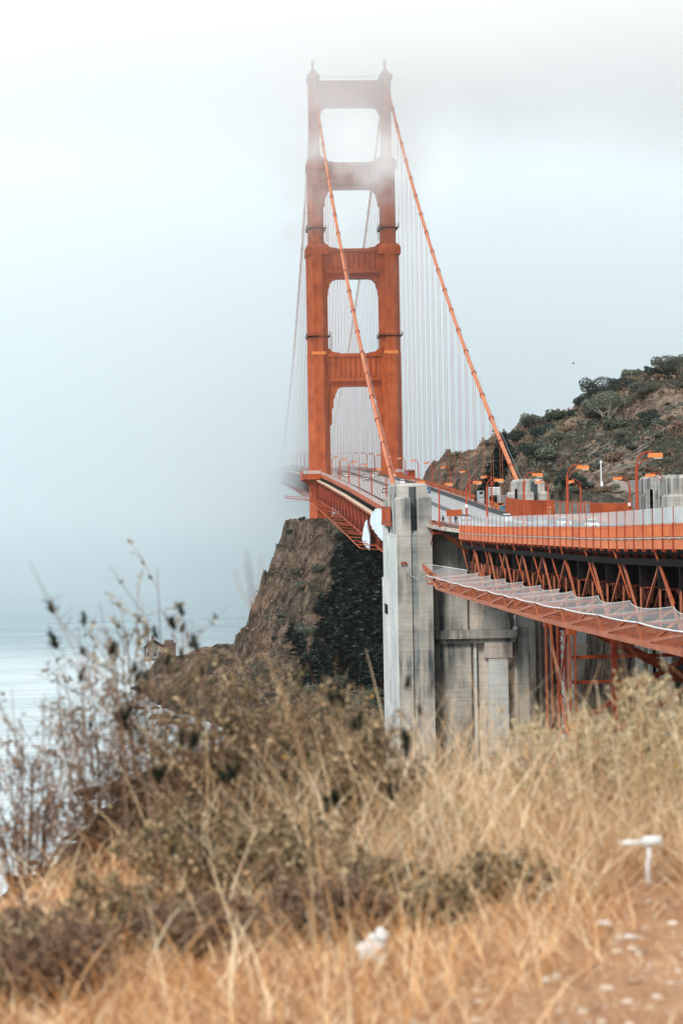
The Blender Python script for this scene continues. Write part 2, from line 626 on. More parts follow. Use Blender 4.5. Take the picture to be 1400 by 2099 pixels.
def height(X, Y):
    X = np.asarray(X, float)
    Y = np.asarray(Y, float)
    Xw = X + 5 * fbm(X, Y, 26, 4)
    # shoreline
    coast = np.interp(Y, [-100, 60, 150, 260, 327, 380, 440, 466, 500, 545, 590, 625, 660, 700, 722, 740, 760, 800, 900],
                      [-55, -50, -46, -42, -38, -33, -28.5, -25, -8, 4, -6, -22, -27, -30, -31, -22, 24, 90, 160])
    base = np.interp(Y, [-100, 0, 12, 30, 60, 120, 222, 330, 372, 440, 500, 560], [66, 64.4, 63.6, 55, 50, 38, 27, 15, 9, 7, 7, 9])
    w = np.interp(Y, [0, 30, 120, 250, 400, 520, 640, 760], [40, 42, 52, 50, 42, 30, 26, 20])
    fade = sstep(0, 1, (Xw - coast) / w)
    low = base * fade
    h = low
    # the small spit with the signal station
    spit = 7.2 * sstep(0, 7, Xw - coast) * np.exp(-((Y - 722) / 45) ** 2) * (X < 12)
    spit2 = 6.5 * sstep(-7, -14, -(Xw - coast)) * 0
    h = np.maximum(h, spit + spit2)
    # headland under the tower
    Xr = Xw - 1.5 + 3.2 * fbm(X * .35, Y, 11, 4, True) + 1.2 * fbm(X, Y, 4, 3)
    prof = np.interp(Xr, [-6, -.3, 5.1, 12.3, 17.9, 24.3, 27.1, 34, 60, 80], [-3, 5.5, 12.5, 25, 38.5, 50.5, 58, 60, 60, 60])
    g = sstep(556, 690, Y + .15 * (X - 20)) * (1 - sstep(712, 752, Y))
    head = prof * (g ** 1.15)
    head = head + np.clip(head / 10, 0, 1) * (1.3 * np.sin(head * .62 + 5 * fbm(X, Y, 20, 3)) + .6 * np.sin(head * 1.7 + 6 * fbm(X, Y, 12, 3)))
    h = np.maximum(h, head)
    # west hill beyond the roadway
    A = np.interp(Xw, [60, 66, 69, 73.5, 81, 91, 101, 120, 160, 260], [-60, -14, 3.0, 9.5, 16.5, 22, 26.5, 32.5, 42, 60])
    pr = sstep(388, 500, Y + .25 * (X - 80))
    back = 1 - .42 * sstep(512, 600, Y)
    west = 64 + A * np.where(A > 0, pr * back, 1)
    west = np.where(Y < 395, np.minimum(west, 63.2 - 0.02 * (395 - Y)), west)
    r2 = np.interp(Xw, [60, 70, 75, 80, 84, 90, 140], [-20, 48, 58, 71.5, 72, 77, 94])
    west = np.maximum(west, np.where(Y > 560, r2 * sstep(575, 632, Y), -50))
    west = west * (1 - sstep(665, 740, Y))
    h = np.where(X > 58, np.maximum(h, west), h)
    rough = sstep(20, 60, Y)
    big = np.clip(h / 12, .15, 1)
    h = h + rough * g * prof.clip(0, 30) / 30 * (6.5 * fbm(X + .7 * Y, Y * .4 - X * .3, 13, 4, True) + 4.5 * fbm(X * 1.2, Y * .5, 9, 4, True))
    h = h + rough * big * (4.6 * fbm(X, Y, 24, 5, True) + 2.2 * fbm(X, Y, 7, 4, True))
    h = np.where((X < 68) & (Y > 560), np.minimum(h, 58.6 + .9 * fbm(X, Y, 9, 3)), h)
    h = np.where(Xw < coast, np.minimum(h, (Xw - coast) * .5 - .3 + 1.6 * fbm(X, Y, 5, 3)), h)
    h = np.where(Y > 760, np.minimum(h, 40 - (Y - 760) * .6), h)
    # keep clear of the decks
    under = (X > 33) & (X < 67)
    h = np.where(under, np.minimum(h, np.interp(Y, _gy, _gz) - 13.0 + 2 * fbm(X, Y, 15, 3)), h)
    h = np.where((X > 30) & (X < 71) & (Y > 355) & (Y < 425), np.minimum(h, 9 + 2 * fbm(X, Y, 12, 3)), h)
    return h


def grid_mesh(name, xs, ys, hfun, mat, smooth=True):
    X, Y = np.meshgrid(xs, ys)
    Z = hfun(X, Y)
    v = np.stack([X.ravel(), Y.ravel(), Z.ravel()], 1)
    nx, ny = len(xs), len(ys)
    i = (np.arange(ny - 1)[:, None] * nx + np.arange(nx - 1)[None, :]).ravel()
    f = np.stack([i, i + 1, i + nx + 1, i + nx], 1)
    me = bpy.data.meshes.new(name)
    me.vertices.add(len(v))
    me.vertices.foreach_set('co', v.ravel())
    me.loops.add(f.size)
    me.loops.foreach_set('vertex_index', f.ravel())
    me.polygons.add(len(f))
    me.polygons.foreach_set('loop_start', np.arange(0, f.size, 4))
    me.polygons.foreach_set('use_smooth', np.ones(len(f), bool) if smooth else np.zeros(len(f), bool))
    me.update(calc_edges=True)
    me.validate()
    me.materials.append(mat)
    o = bpy.data.objects.new(name, me)
    col.objects.link(o)
    return o


xs = np.concatenate([np.arange(-70, -10, 1.7), np.arange(-10, 62, 1.0), np.arange(62, 150, 1.6), np.arange(150, 420, 8)])
ys = np.concatenate([np.arange(-80, 120, 5), np.arange(120, 380, 3), np.arange(380, 550, 1.6), np.arange(550, 715, 1.0), np.arange(715, 770, 1.7), np.arange(770, 900, 5)])
ter = grid_mesh('hillside_terrain', xs, ys, height, M['terrain'])
tag(ter, kind='structure')


def gz(x, y):
    return float(height(np.array([x]), np.array([y]))[0])


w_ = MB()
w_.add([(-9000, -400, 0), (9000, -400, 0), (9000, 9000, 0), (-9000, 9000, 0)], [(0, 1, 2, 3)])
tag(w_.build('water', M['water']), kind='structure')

# near ground: the trodden edge of the viewpoint
def near_h(X, Y):
    edge = 9.2 + .25 * np.sin(X * 1.7) + .35 * (X - .5)
    z = 65.57 + .06 * fbm(X, Y, 1.1, 4) + .045 * fbm(X, Y, .3, 4)
    z = z - .55 * sstep(-.1, -2.2, X + .10 * (Y - 6)) - .8 * np.clip(-2.2 - X, 0, 9)
    z = z - .95 * np.clip(Y - edge, 0, 99)
    z = z + .05 * np.exp(-((X - 1.15) / .5) ** 2 - ((Y - 7.9) / .4) ** 2)
    return z


near = grid_mesh('footpath_ground', np.arange(-6, 8, .07), np.arange(-4, 15, .07), near_h, M['soil'])
tag(near, kind='structure')


def nzh(x, y):
    return float(near_h(np.array([x]), np.array([y]))[0])

# ------------------------------------------------------------------ bridge tower
tw = thing('bridge_tower', 'tall orange steel suspension tower whose top fades into the fog', 'bridge tower', (XE + 13.7, YT, 13))
SEG = [(13, 74, 4.15, 6.9, 7.8), (74, 121.6, 4.05, 6.7, 7.6), (121.6, 161.6, 3.95, 6.2, 7.0), (161.6, 194.2, 2.95, 5.2, 5.9), (194.2, 226, 2.0, 4.2, 4.7)]


def leg_plan(cx, hw, hd):
    """stepped plan: flat middle bay, three setbacks per corner"""
    q = [(.44, 1.0), (.50, .93), (.50, .90), (.96, .40), (1.0, .36)]
    pts = []
    for sx, sy, rev in ((1, -1, True), (1, 1, False), (-1, 1, True), (-1, -1, False)):
        w = [(cx + sx * a * hw, YT + sy * b * hd) for a, b in q]
        # order round the outline
        pts += w if not rev else w
        if (sx, sy) in ((1, 1), (-1, -1)):
            pts[-len(q):] = w[::-1]
    return pts


def flare(m, x0, x1, hd, z, h, d):
    m.frustum(x0, x1, YT - hd, YT + hd, z, x0 + d, x1 - d, YT - hd + d, YT + hd - d, z + h)


for cx in (XE, XW):
    leg = None
    m = MB()
    for z0, z1, hw, hd, hd2 in SEG:
        m.prism(leg_plan(cx, hw, hd2), 'z', z0, z1)
    leg = m.build('leg', M['orange'], tw)
    # the ledges, shoulders and plate joints
    for z, hw, hd in ((161.0, 4.25, 7.2), (193.4, 3.3, 6.1)):
        s = MB()
        s.box(cx - hw, cx + hw, YT - hd, YT + hd, z - 2.6, z)
        s.frustum(cx - hw, cx + hw, YT - hd, YT + hd, z, cx - hw + 1.0, cx + hw - 1.0, YT - hd + 1.0, YT + hd - 1.0, z + 1.4)
        s.build('shoulder', M['orange'], leg)
    MB().box(cx - 2.6, cx + 2.6, YT - 7.75, YT - 6, 120.6, 121.8).build('bright_band', M['lantern'], leg)
    for z in np.arange(22, 222, 11.3):
        hw, hd = next((a[2], a[4]) for a in SEG if a[0] <= z < a[1])
        MB().box(cx - .42 * hw - .03, cx + .42 * hw + .03, YT - hd - .03, YT - hd + .3, z, z + .16).build('plate_joint', M['orange_dk'], leg)
    # thin platforms ringing the leg, with rails and hanging ladders
    for z, hw, hd in ((127.4, 4.3, 7.6), (168.3, 3.6, 6.6)):
        s = MB()
        s.box(cx - hw, cx + hw, YT - hd, YT + hd, z, z + .35)
        s.box(cx - hw - .25, cx - hw + .05, YT - hd, YT + hd, z + .9, z + 1.0)
        s.box(cx + hw - .05, cx + hw + .25, YT - hd, YT + hd, z + .9, z + 1.0)
        for q in (-1, 1):
            s.box(cx + q * hw - .1, cx + q * hw + .1, YT - hd - .1, YT - hd + .1, z, z + 1.9)
        s.box(cx - hw, cx + hw, YT - hd - .06, YT - hd + .04, z + 1.0, z + 1.08)
        qx = cx + (hw + .35) * (1 if cx == XE else -1)
        for k in range(7):
            s.box(qx - .35, qx + .35, YT - hd + .2, YT - hd + .35, z - 4.6 + k * .75, z - 4.45 + k * .75)
        s.box(qx - .4, qx - .32, YT - hd + .15, YT - hd + .3, z - 5, z + 1.8)
        s.box(qx + .32, qx + .4, YT - hd + .15, YT - hd + .3, z - 5, z + 1.8)
        s.build('inspection_platform', M['dark_and_shade'], tw)

# portal struts: a fluted face with ribs, corner brackets stepped like the photograph
STR = [(108.8, 121.4, 3.7, 3.75, 2.6), (149.8, 161.2, 3.3, 3.3, 2.4), (183.9, 193.9, 2.9, 2.7, 2.0), (215.0, 225.0, 2.3, 1.95, 1.7)]
for si, (z0, z1, hd, lhw, _) in enumerate(STR):
    xa, xb = XE + lhw - .4, XW - lhw + .4
    m = MB()
    m.box(xa, xb, YT - hd, YT + hd, z0 + 1.4, z1 - .2)
    st = m.build('portal_strut', M['orange'], tw)
    m = MB()
    m.box(xa, xb, YT - hd - .55, YT - hd, z1 - 1.5, z1 - .75)
    m.box(xa, xb, YT - hd - .35, YT - hd, z1 - .75, z1 - .25)
    m.box(xa + 1.2, xb - 1.2, YT - hd - .5, YT - hd, z0 + 1.9, z0 + 2.35)
    m.build('ledge', M['orange'], st)
    m = MB()
    m.box(xa, xb, YT - hd + .2, YT + hd - .2, z0, z0 + 1.4)
    m.build('soffit_plate', M['orange_dk'], st)
    # vertical flutes
    if si < 3:
        nb = 9
        x0, x1 = xa + 1.9, xb - 1.9
        for k in range(nb):
            xc = x0 + (x1 - x0) * (k + .5) / nb
            hwid = (x1 - x0) / nb * .30
            m = MB()
            m.prism([(xc - hwid, YT - hd), (xc - hwid * .35, YT - hd - .55), (xc + hwid * .35, YT - hd - .55), (xc + hwid, YT - hd)], 'z', z0 + 3.6, z1 - 2.3)
            m.build('rib', M['orange'], st)
        m = MB()
        for k in range(34):
            x = xa + .6 + (xb - xa - 1.2) * k / 33
            m.box(x - .12, x + .12, YT - hd - .3, YT - hd, z0 + .9 if si else z0 + .9, z0 + 1.85)
        m.build('dentil_band', M['orange_dk'], st, kind='stuff')
    # brackets below the strut
    for sgn, xl in ((1, XE + lhw), (-1, XW - lhw)):
        if si == 0:
            prof = [(-.6, 0), (7.2, 0), (7.2, -.35), (5.0, -.45), (4.2, -.9), (3.2, -1.5), (3.2, -2.2), (2.5, -3.4), (2.2, -5.0), (1.7, -5.2), (1.6, -8.6), (1.15, -8.8), (1.05, -14.4), (.5, -15.2), (-.6, -15.2)]
        elif si < 3:
            prof = [(-.6, 0), (5.2, 0), (5.0, -.35), (3.4, -.6), (2.5, -1.1), (1.6, -2.4), (1.5, -3.2), (.9, -4.8), (.85, -6.6), (.35, -6.9), (-.6, -7.2)]
        else:
            prof = [(-.6, 0), (3.8, 0), (3.2, -.4), (2.0, -.7), (1.2, -1.4), (.9, -2.4), (.1, -3.4), (-.6, -3.4)]
        m = MB()
        m.prism([(xl + sgn * a, z0 + .35 + b) for a, b in prof], 'y', YT - hd + .5, YT + hd - .5)
        bk = m.build('corner_bracket', M['orange'], tw)
        if si == 0:
            m = MB()
            m.prism([(xl + sgn * a, z0 + .3 + b) for a, b in ((.0, -.9), (.45, -.9), (.45, -15.3), (.0, -15.3))], 'y', YT - hd - .1, YT - hd + .5)
            m.build('edge_moulding', M['orange'], bk)
        # steps above the strut
        if si < 3:
            up = [(-.6, 0), (5.4, 0), (5.0, .45), (3.6, .6), (2.2, .9), (2.0, 1.5), (.9, 2.1), (.4, 3.0), (-.6, 3.2)]
            m = MB()
            m.prism([(xl + sgn * (a - .7), z1 - .3 + b) for a, b in up], 'y', YT - hd + .6, YT + hd - .6)
            m.build('corner_bracket', M['orange'], tw)
# top: saddle houses, handrail and aerials
for cx in (XE, XW):
    m = MB()
    m.box(cx - 2.4, cx + 2.4, YT - 5.2, YT + 5.2, 225.2, 226.6)
    m.frustum(cx - 1.9, cx + 1.9, YT - 3.6, YT + 3.6, 226.6, cx - .8, cx + .8, YT - 1.6, YT + 1.6, 229.2)
    sd_ = m.build('saddle_house', M['orange'], tw)
    m = MB()
    m.tube([(cx, YT, 229.2), (cx, YT, 232.6)], .42, 8)
    for k in (-1, 0, 1):
        m.tube([(cx + k * .45, YT, 230.6), (cx + k * .75, YT, 233.6)], .1, 5)
    m.build('beacon', M['orange_dk'], sd_)
m = MB()
for k in range(13):
    x = XE + 3 + k * (XW - XE - 6) / 12
    m.box(x - .05, x + .05, YT - 2.2, YT - 2.1, 224.9, 226.3)
m.box(XE + 3, XW - 3, YT - 2.2, YT - 2.12, 226.25, 226.35)
m.build('handrail', M['orange_dk'], tw)
# walkway balconies round the legs at road level, on curved brackets
for sgn, cx in ((-1, XE), (1, XW)):
    zr = R(YT)
    m = MB()
    x0, x1 = sorted((cx + sgn * 7.1, cx + sgn * .2))
    m.box(x0, x1, YT - 12, YT + 12, zr - .9, zr - .05)
    bal = m.build('walkway_balcony', M['orange'], tw)
    m = MB()
    for k in range(10):
        y = YT - 12 + k * 24 / 9
        m.box(cx + sgn * 7.0 - .06, cx + sgn * 7.0 + .06, y - .06, y + .06, zr, zr + 2.4)
    m.box(cx + sgn * 7.0 - .05, cx + sgn * 7.0 + .05, YT - 12, YT + 12, zr + .2, zr + 1.15)
    for k in range(5):
        x = cx + sgn * (.6 + 1.6 * k)
        m.box(x - .06, x + .06, YT - 12.05, YT - 11.95, zr, zr + 2.4)
    m.box(x0, x1, YT - 12.06, YT - 11.94, zr + .2, zr + 1.15)
    m.build('balcony_rail', M['orange'], bal)
    m = MB()
    m.box(cx + sgn * 6.98 - .02, cx + sgn * 6.98 + .02, YT - 12, YT + 12, zr + 1.2, zr + 2.4)
    m.box(x0, x1, YT - 12.02, YT - 11.98, zr + 1.2, zr + 2.4)
    m.build('mesh_screen', M['fence_mesh'], bal)
    for y in (YT - 10, YT - 5, YT + 5, YT + 10):
        m = MB()
        pts = [(cx + sgn * (6.9 - 5.2 * math.sin(t)), y, zr - .9 - 11 * (1 - math.cos(t))) for t in np.linspace(0, math.pi / 2, 9)]
        for a, b in zip(pts[:-1], pts[1:]):
            m.beam(a, b, .5, .7)
        m.beam((cx + sgn * 3.9, y, zr - .9), (cx + sgn * 2.2, y, zr - 11.5), .4, .4)
        m.build('curved_bracket', M['orange_dk'], bal)

# ------------------------------------------------------------------ main cables and suspenders
ZS, SS, ZP = 230.47 - 4.2, 12.57, 59.04


def cable_z(y):
    if y <= YT:
        t = (YT - y) / 343.0
        return 226.6 + (ZP + .0 - 226.6) * t - 4 * 11.6 * t * (1 - t)
    u = min((y - YT) / 640.0, 1.6)
    return 226.6 + 1.2 - 143.3 * (1 - (1 - u) ** 2) - 1.2


rope = MB().tube([(0, 0, 0), (0, 0, 1)], .052, 5).mesh('rope', M['truss'], smooth=True)
for cx, side, ye in ((XE, 'east', 398), (XW, 'west', 413)):
    other = 'ending at the near pylon' if side == 'east' else 'farther from the camera'
    cb = thing('main_cable', ('thick orange main cable crossing in front of the tower, ending at the nearer grey pylon' if side == 'east' else
                              'thick orange main cable outlined on the sky, ending beside the hill'), 'bridge cable', (cx, ye, cable_z(ye)), 'main cables of the bridge')
    m = MB()
    pts = [(cx, y, cable_z(y)) for y in np.concatenate([np.arange(ye, YT, 7.62), [YT], np.arange(YT + 5, 1376, 15)])]
    m.tube(pts, .47, 10)
    m.build('cable', M['cable'], cb, smooth=True)
    m = MB()
    for q in (-.42, .42):
        m.tube([(cx + q, y, cable_z(y) + 1.45) for y in np.concatenate([np.arange(ye, YT, 15.24), np.arange(YT, 1376, 30)])], .035, 4)
    m.build('hand_rope', M['steelgrey'], cb)
    k = 1
    ylist = [YT - 15.24 * k for k in range(1, 23)] + [YT + 15.24 * k for k in range(1, 41)]
    for y in ylist:
        if y < ye + 2: continue
        z = cable_z(y)
        dz = (cable_z(y + 1) - z)
        m = MB()
        L_ = math.hypot(1, dz)
        a = Vector((cx, y - .42 / L_, z - .42 * dz / L_))
        b = Vector((cx, y + .42 / L_, z + .42 * dz / L_))
        m.tube([a, b], .66, 10)
        for q in (-1, 1):
            m.box(cx - .62, cx + .62, y - .14 + q * .3, y - .02 + q * .3, z - .1, z + .1)
        m.build('cable_band', M['orange_dk'], cb)
        lo = R(y) - 1.0
        if z - lo > 3:
            for q in (-.27, .27):
                inst('suspender', rope, cb, (cx + q, y, lo), scale=(1, 1, z - lo))

# ------------------------------------------------------------------ road, markings, barriers
rd = MB().sweep(XE + 4, XW - 4, -.35, 0, -120, 1500, 10)
road = tag(rd.build('road', M['asphalt']), kind='structure')
m = MB()
for lx in (45.0, 48.3, 54.7, 57.9):
    y = 120
    while y < 1000:
        z0, z1 = R(y) + .006, R(y + 3.6) + .006
        m.add([(lx - .08, y, z0), (lx + .08, y, z0), (lx + .08, y + 3.6, z1), (lx - .08, y + 3.6, z1)], [(0, 1, 2, 3)])
        y += 12
m.build('lane_marking', M['paint'], road, kind='stuff')
mb = MB().sweep(51.65, 52.05, 0, .82, -120, 1450, 10)
tag(mb.build('median_barrier', M['barrier']), 'long grey movable median barrier dividing the traffic lanes on the bridge', 'median barrier')
m = MB().sweep(XW - 4.0, XW - 3.72, 0, .75, 290, 1450, 10)
m.sweep(XW - 4.0, XW - 3.78, .85, 1.0, 290, 1450, 10)
tag(m.build('kerb_barrier', M['darkbar']), 'low dark kerb rail along the western side of the bridge roadway', 'kerb rail')
m = MB().sweep(XE + 3.74, XE + 4.0, 0, .62, 100, 1450, 10)
tag(m.build('kerb_barrier', M['darkbar']), 'low dark kerb rail between the eastern walkway and the traffic lanes', 'kerb rail')

# ------------------------------------------------------------------ suspended deck (pylon to fog)
YA, YB = 402.0, 1420.0
dk = thing('bridge_deck', 'suspended orange steel truss deck running from the grey pylon past the tower into fog', 'bridge deck', (XE + 13.7, YA, R(YA)))
MB().sweep(XE - .2, XE + 3.74, -.55, .02, YA, YB).build('walkway_slab', M['concrete_dark'], dk)
MB().sweep(XW - 3.72, XW + .2, -.55, .02, YA, YB).build('walkway_slab', M['concrete_dark'], dk)
MB().sweep(XE - .35, XE - .2, -1.2, .1, YA, YB).build('edge_beam', M['dark_and_shade'], dk)  # near-black colour carries the shade below the walkway edge
MB().sweep(XW + .2, XW + .5, -1.2, .1, YA, YB).build('edge_beam', M['orange'], dk)
m = MB()
for dz0, dz1, x0, x1 in ((-1.65, -1.05, XE - 1.9, XE - .75),):
    m.sweep(x0, x1, dz0, dz1, YA + 14, YB)
m.build('top_chord', M['orange'], dk)
m = MB()
m.sweep(XE - 1.95, XE - 1.65, -1.04, -.82, YA + 14, YB)
m.sweep(XE - 1.3, XE - 1.0, -1.04, -.82, YA + 14, YB)
m.build('pipe', M['lens'], dk)
MB().sweep(XW - .5, XW + .6, -1.7, -.95, YA, YB).build('top_chord', M['orange'], dk)
MB().sweep(XE - 1.5, XE - 1.1, -8.5, -8.0, YA + 14, YB).build('bottom_chord', M['orange_dk'], dk)
MB().sweep(XW - .4, XW + .4, -8.6, -7.9, YA, YB).build('bottom_chord', M['orange_dk'], dk)
MB().sweep(XE + 1.2, XW - .8, -1.0, -.36, YA, YB).build('floor_grid', M['dark_and_shade'], dk)
P_ = 7.62
post_me = MB().box(-.09, .09, -.24, .24, 0, 1).mesh('post', M['orange_dk'])
k = 0
y = YA + 14
rest = MB()
xt = XE - 1.3
while y + P_ < 1180:
    z0, z1 = R(y) - 7.9, R(y) - 1.6
    zn0, zn1 = R(y + P_) - 7.9, R(y + P_) - 1.6
    tgt = y < YT - 8
    if tgt:
        inst('truss_post', post_me, dk, (xt, y, z0), scale=(1, 1, z1 - z0))
        m = MB()
        if k % 2 == 0: m.beam((xt, y, z0), (xt, y + P_, zn1), .16, .42)
        else: m.beam((xt, y, z1), (xt, y + P_, zn0), .16, .42)
        m.build('truss_diagonal', M['orange_dk'], dk)
    else:
        rest.beam((xt, y, z0), (xt, y, z1), .45)
        rest.beam((xt, y, z0 if k % 2 == 0 else z1), (xt, y + P_, zn1 if k % 2 == 0 else zn0), .42)
    rest.beam((XW, y, z0), (XW, y, z1), .45)
    rest.beam((XW, y, z0 if k % 2 == 0 else z1), (XW, y + P_, zn1 if k % 2 == 0 else zn0), .45)
    rest.beam((xt + .4, y, z0 + .2), (XW, y, z0 + .2), .4, .4)
    rest.beam((xt, y, z1 - .4), (XW, y, z1 - .4), .5, 1.4)
    if k % 2 == 0:
        rest.beam((xt, y, z0 + .2), (XW, y + P_, z0 + .2), .3)
    k += 1
    y += P_
rest.build('far_truss_members', M['shade_paint'], dk, kind='stuff')
# railings of the suspended part
rl = MB()
y = YA + 4
while y < 1300:
    z = R(y)
    rl.box(XE - .42, XE - .34, y - .04, y + .04, z, z + 2.5)
    y += 2.54
rl.sweep(XE - .42, XE - .34, 1.2, 1.32, YA, 1400)
rl.sweep(XE - .40, XE - .36, .12, 1.2, YA, 1400)
rl.build('east_railing', M['orange'], dk)
MB().sweep(XE - .39, XE - .37, 1.32, 2.5, YA, 1400).build('mesh_screen', M['fence_mesh'], dk)
rl = MB()
y = YA
while y < 1300:
    z = R(y)
    rl.box(XW + .24, XW + .36, y - .08, y + .08, z, z + 1.35)
    y += 3.05
rl.sweep(XW + .26, XW + .34, 1.2, 1.32, YA, 1400)
rl.sweep(XW + .28, XW + .32, .5, 1.2, YA, 1400)
rl.build('west_railing', M['orange'], dk)
rl = MB()
y = YA - 100
while y < 1300:
    z = R(y)
    rl.box(XW - 3.5, XW - 3.42, y - .05, y + .05, z, z + 1.15)
    y += 3.05
rl.sweep(XW - 3.5, XW - 3.42, 1.1, 1.2, YA - 100, 1400)
rl.build('inner_railing', M['orange'], dk)
wp = MB()
y = YA + 1
while y < 760:
    wp.box(XW - 3.36, XW - 3.34, y, y + 2.1, R(y) + .12, R(y) + 1.0)
    y += 3.05
wp.build('white_infill_panel', M['white'], dk)
MB().sweep(XE - .37 + .6, XE - .37 + .75, .02, 1.1, YA + 30, 1300).build('inner_pipe_rail', M['orange_dk'], dk)

# net booms under the side span, still without their nets
nb = thing('net_boom_frame', 'row of orange steel booms sticking out under the side span above the cliff', 'net frame', (31, 437, 55))
yb = list(np.arange(438, YT - 14, 13.4))
for y in yb:
    z = R(y) - 7.6
    m = MB().beam((XE - 1.2, y, z - .5), (31.0, y, z), .30, .20)
    m.build('boom', M['orange'], nb)
m = MB()
for a, b in zip(yb[:-1], yb[1:]):
    m.beam((31.0, a, R(a) - 7.6), (31.0, b, R(b) - 7.6), .2, .22)
m.build('edge_rail', M['orange'], nb)
for y in yb[1::3]:
    m = MB().beam((XE - 1.2, y, R(y) - 8.1), (32.4, y + 10, R(y + 10) - 7.8), .2, .2)
    m.build('brace', M['orange_dk'], nb)
# finished net beyond the tower
m = MB()
for y in np.arange(YT + 12, 1050, 15.24):
    z = R(y) - 7.5
    m.add([(31, y, z + .2), (36, y, z - .3), (36, y + 15.24, R(y + 15.24) - 7.8), (31, y + 15.24, R(y + 15.24) - 7.3)], [(0, 1, 2, 3)])
m.build('net', M['chain_mesh'], nb)
m = MB()
for y in np.arange(YT + 12, 1050, 15.24):
    z = R(y) - 7.5
    m.beam((36, y, z - .3), (31, y, z + .2), .25)
    m.beam((31, y, z + .2), (31, y + 15.24, R(y + 15.24) - 7.3), .25)
m.build('far_boom', M['orange_dk'], nb)
# travelling work platform hanging by the tower
z = R(715) - 8.2
tp = thing('work_platform', 'flat travelling work platform jutting out under the deck beside the tower leg', 'work platform', (28, 717, z))
MB().box(30.5, 35.8, 710, 716, z + .1, z + .35).build('platform_deck', M['orange'], tp)
m = MB()
for x in (30.5, 32.2, 33.9, 35.7):
    m.box(x - .06, x + .06, 709.9, 710.05, z + .35, z + 1.5)
m.box(30.5, 35.8, 709.9, 710.05, z + 1.45, z + 1.6)
m.build('guard_rail', M['orange'], tp)
m = MB()
m.beam((30.5, 712, z + .3), (23.5, 726, z + 1.3), .3)
m.beam((30.5, 718, z + .3), (23.5, 726, z + 1.3), .25)
m.beam((30.5, 714, z + 1.2), (23.5, 727, z + 2.0), .22)
m.build('outrigger', M['orange_dk'], tp)

# tarpaulins
def cloth(name, label, pts3, thick, cat='tarpaulin'):
    """a hanging sheet from an outline in the Y-Z plane at a given X, wrinkled a little"""
    x, outline = pts3
    m = MB()
    ys_ = np.linspace(min(p[0] for p in outline), max(p[0] for p in outline), 16)
    top = sorted([p[:2] for p in outline], key=lambda p: p[0])
    v = []
    n = len(ys_)
    for i, yy in enumerate(ys_):
        zt = np.interp(yy, [p[0] for p in outline], [p[1] for p in outline])
        zb = np.interp(yy, [p[0] for p in outline], [p[2] for p in outline])
        for j in range(8):
            t = j / 7
            v.append((x + .12 * math.sin(yy * 1.3 + 3 * t) * (.4 + t) - .05 * (i % 2), yy, zt + (zb - zt) * t))
    f = [(i * 8 + j, i * 8 + j + 1, (i + 1) * 8 + j + 1, (i + 1) * 8 + j) for i in range(n - 1) for j in range(7)]
    nv = len(v)
    v2 = [(a + thick, b, c) for a, b, c in v]
    f2 = [tuple(q + nv for q in ff[::-1]) for ff in f]
    m.add(v + v2, f + f2)
    return tag(m.build(name, M['tarp'], smooth=False), label, cat)


cloth('tarpaulin', 'large white tarpaulin wrapped over the truss just left of the grey pylon',
      (34.6, [(407, 64.4, 57.0), (412, 64.9, 57.0), (416, 64.2, 57.1), (420, 64.6, 57.3), (425, 63.6, 57.6), (429, 64.6, 57.8), (433, 63.9, 58.2), (438, 64.3, 58.6), (443, 63.2, 59.1), (447, 63.6, 59.6), (452, 62.0, 60.2)]), .25)
cloth('tarpaulin', 'narrow blade shaped white tarpaulin hanging below the truss above the booms',
      (34.4, [(455, 58.0, 54.2), (462, 61.5, 54.6), (468, 60.5, 55.0), (474, 58.6, 55.4), (478, 56.5, 55.6)]), .2)

# ------------------------------------------------------------------ concrete pylons and walls
def pylon(label, x0, x1, y0, y1, ztop, zbase, recess=True, group='concrete pylons'):
    w = x1 - x0
    t = thing('concrete_pylon', label, 'pylon', ((x0 + x1) / 2, (y0 + y1) / 2, zbase), group)
    zp = ztop - 2.7
    m = MB()
    d = .55
    m.box(x0 + d, x1 - d, y0 + 2.6, y1 - 2.6, zbase, ztop - .5)
    m.frustum(x0 + d, x1 - d, y0 + 2.6, y1 - 2.6, ztop - .5, x0 + d + .5, x1 - d - .5, y0 + 3.1, y1 - 3.1, ztop)
    core = m.build('core', M['concrete'], t)
    zr = ztop - 10
    pw = w * .40
    for (a, b) in ((x0, x0 + pw), (x1 - pw, x1)):
        for (c, e) in ((y0, y0 + 6.4), (y1 - 6.4, y1)):
            m = MB()
            m.box(a, b, c, e, zbase, zp - .35)
            m.frustum(a, b, c, e, zp - .35, a + .3, b - .3, c + .3, e - .3, zp)
            m.build('corner_pier', M['concrete'], t)
    # infill below the recess
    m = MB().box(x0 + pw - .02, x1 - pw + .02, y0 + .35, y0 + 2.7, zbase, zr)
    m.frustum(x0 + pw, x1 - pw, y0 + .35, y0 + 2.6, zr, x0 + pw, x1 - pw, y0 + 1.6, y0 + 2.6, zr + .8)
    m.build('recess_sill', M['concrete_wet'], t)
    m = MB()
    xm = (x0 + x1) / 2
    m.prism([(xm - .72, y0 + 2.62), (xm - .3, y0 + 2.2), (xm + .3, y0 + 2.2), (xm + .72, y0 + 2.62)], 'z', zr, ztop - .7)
    m.build('recess_fin', M['concrete_black'], t)  # near-black tone over the fin inside the recess
    m = MB()
    for s in (x0 + d, x1 - d):
        e = -.28 if s < xm else .28
        a, b = sorted((s, s + e))
        m.box(a, b, y0 + 9.5, y0 + 13, zbase, ztop - 2.0)
        m.box(a, b, y1 - 13, y1 - 9.5, zbase, ztop - 2.0)
    m.build('side_fin', M['concrete'], t)
    return t


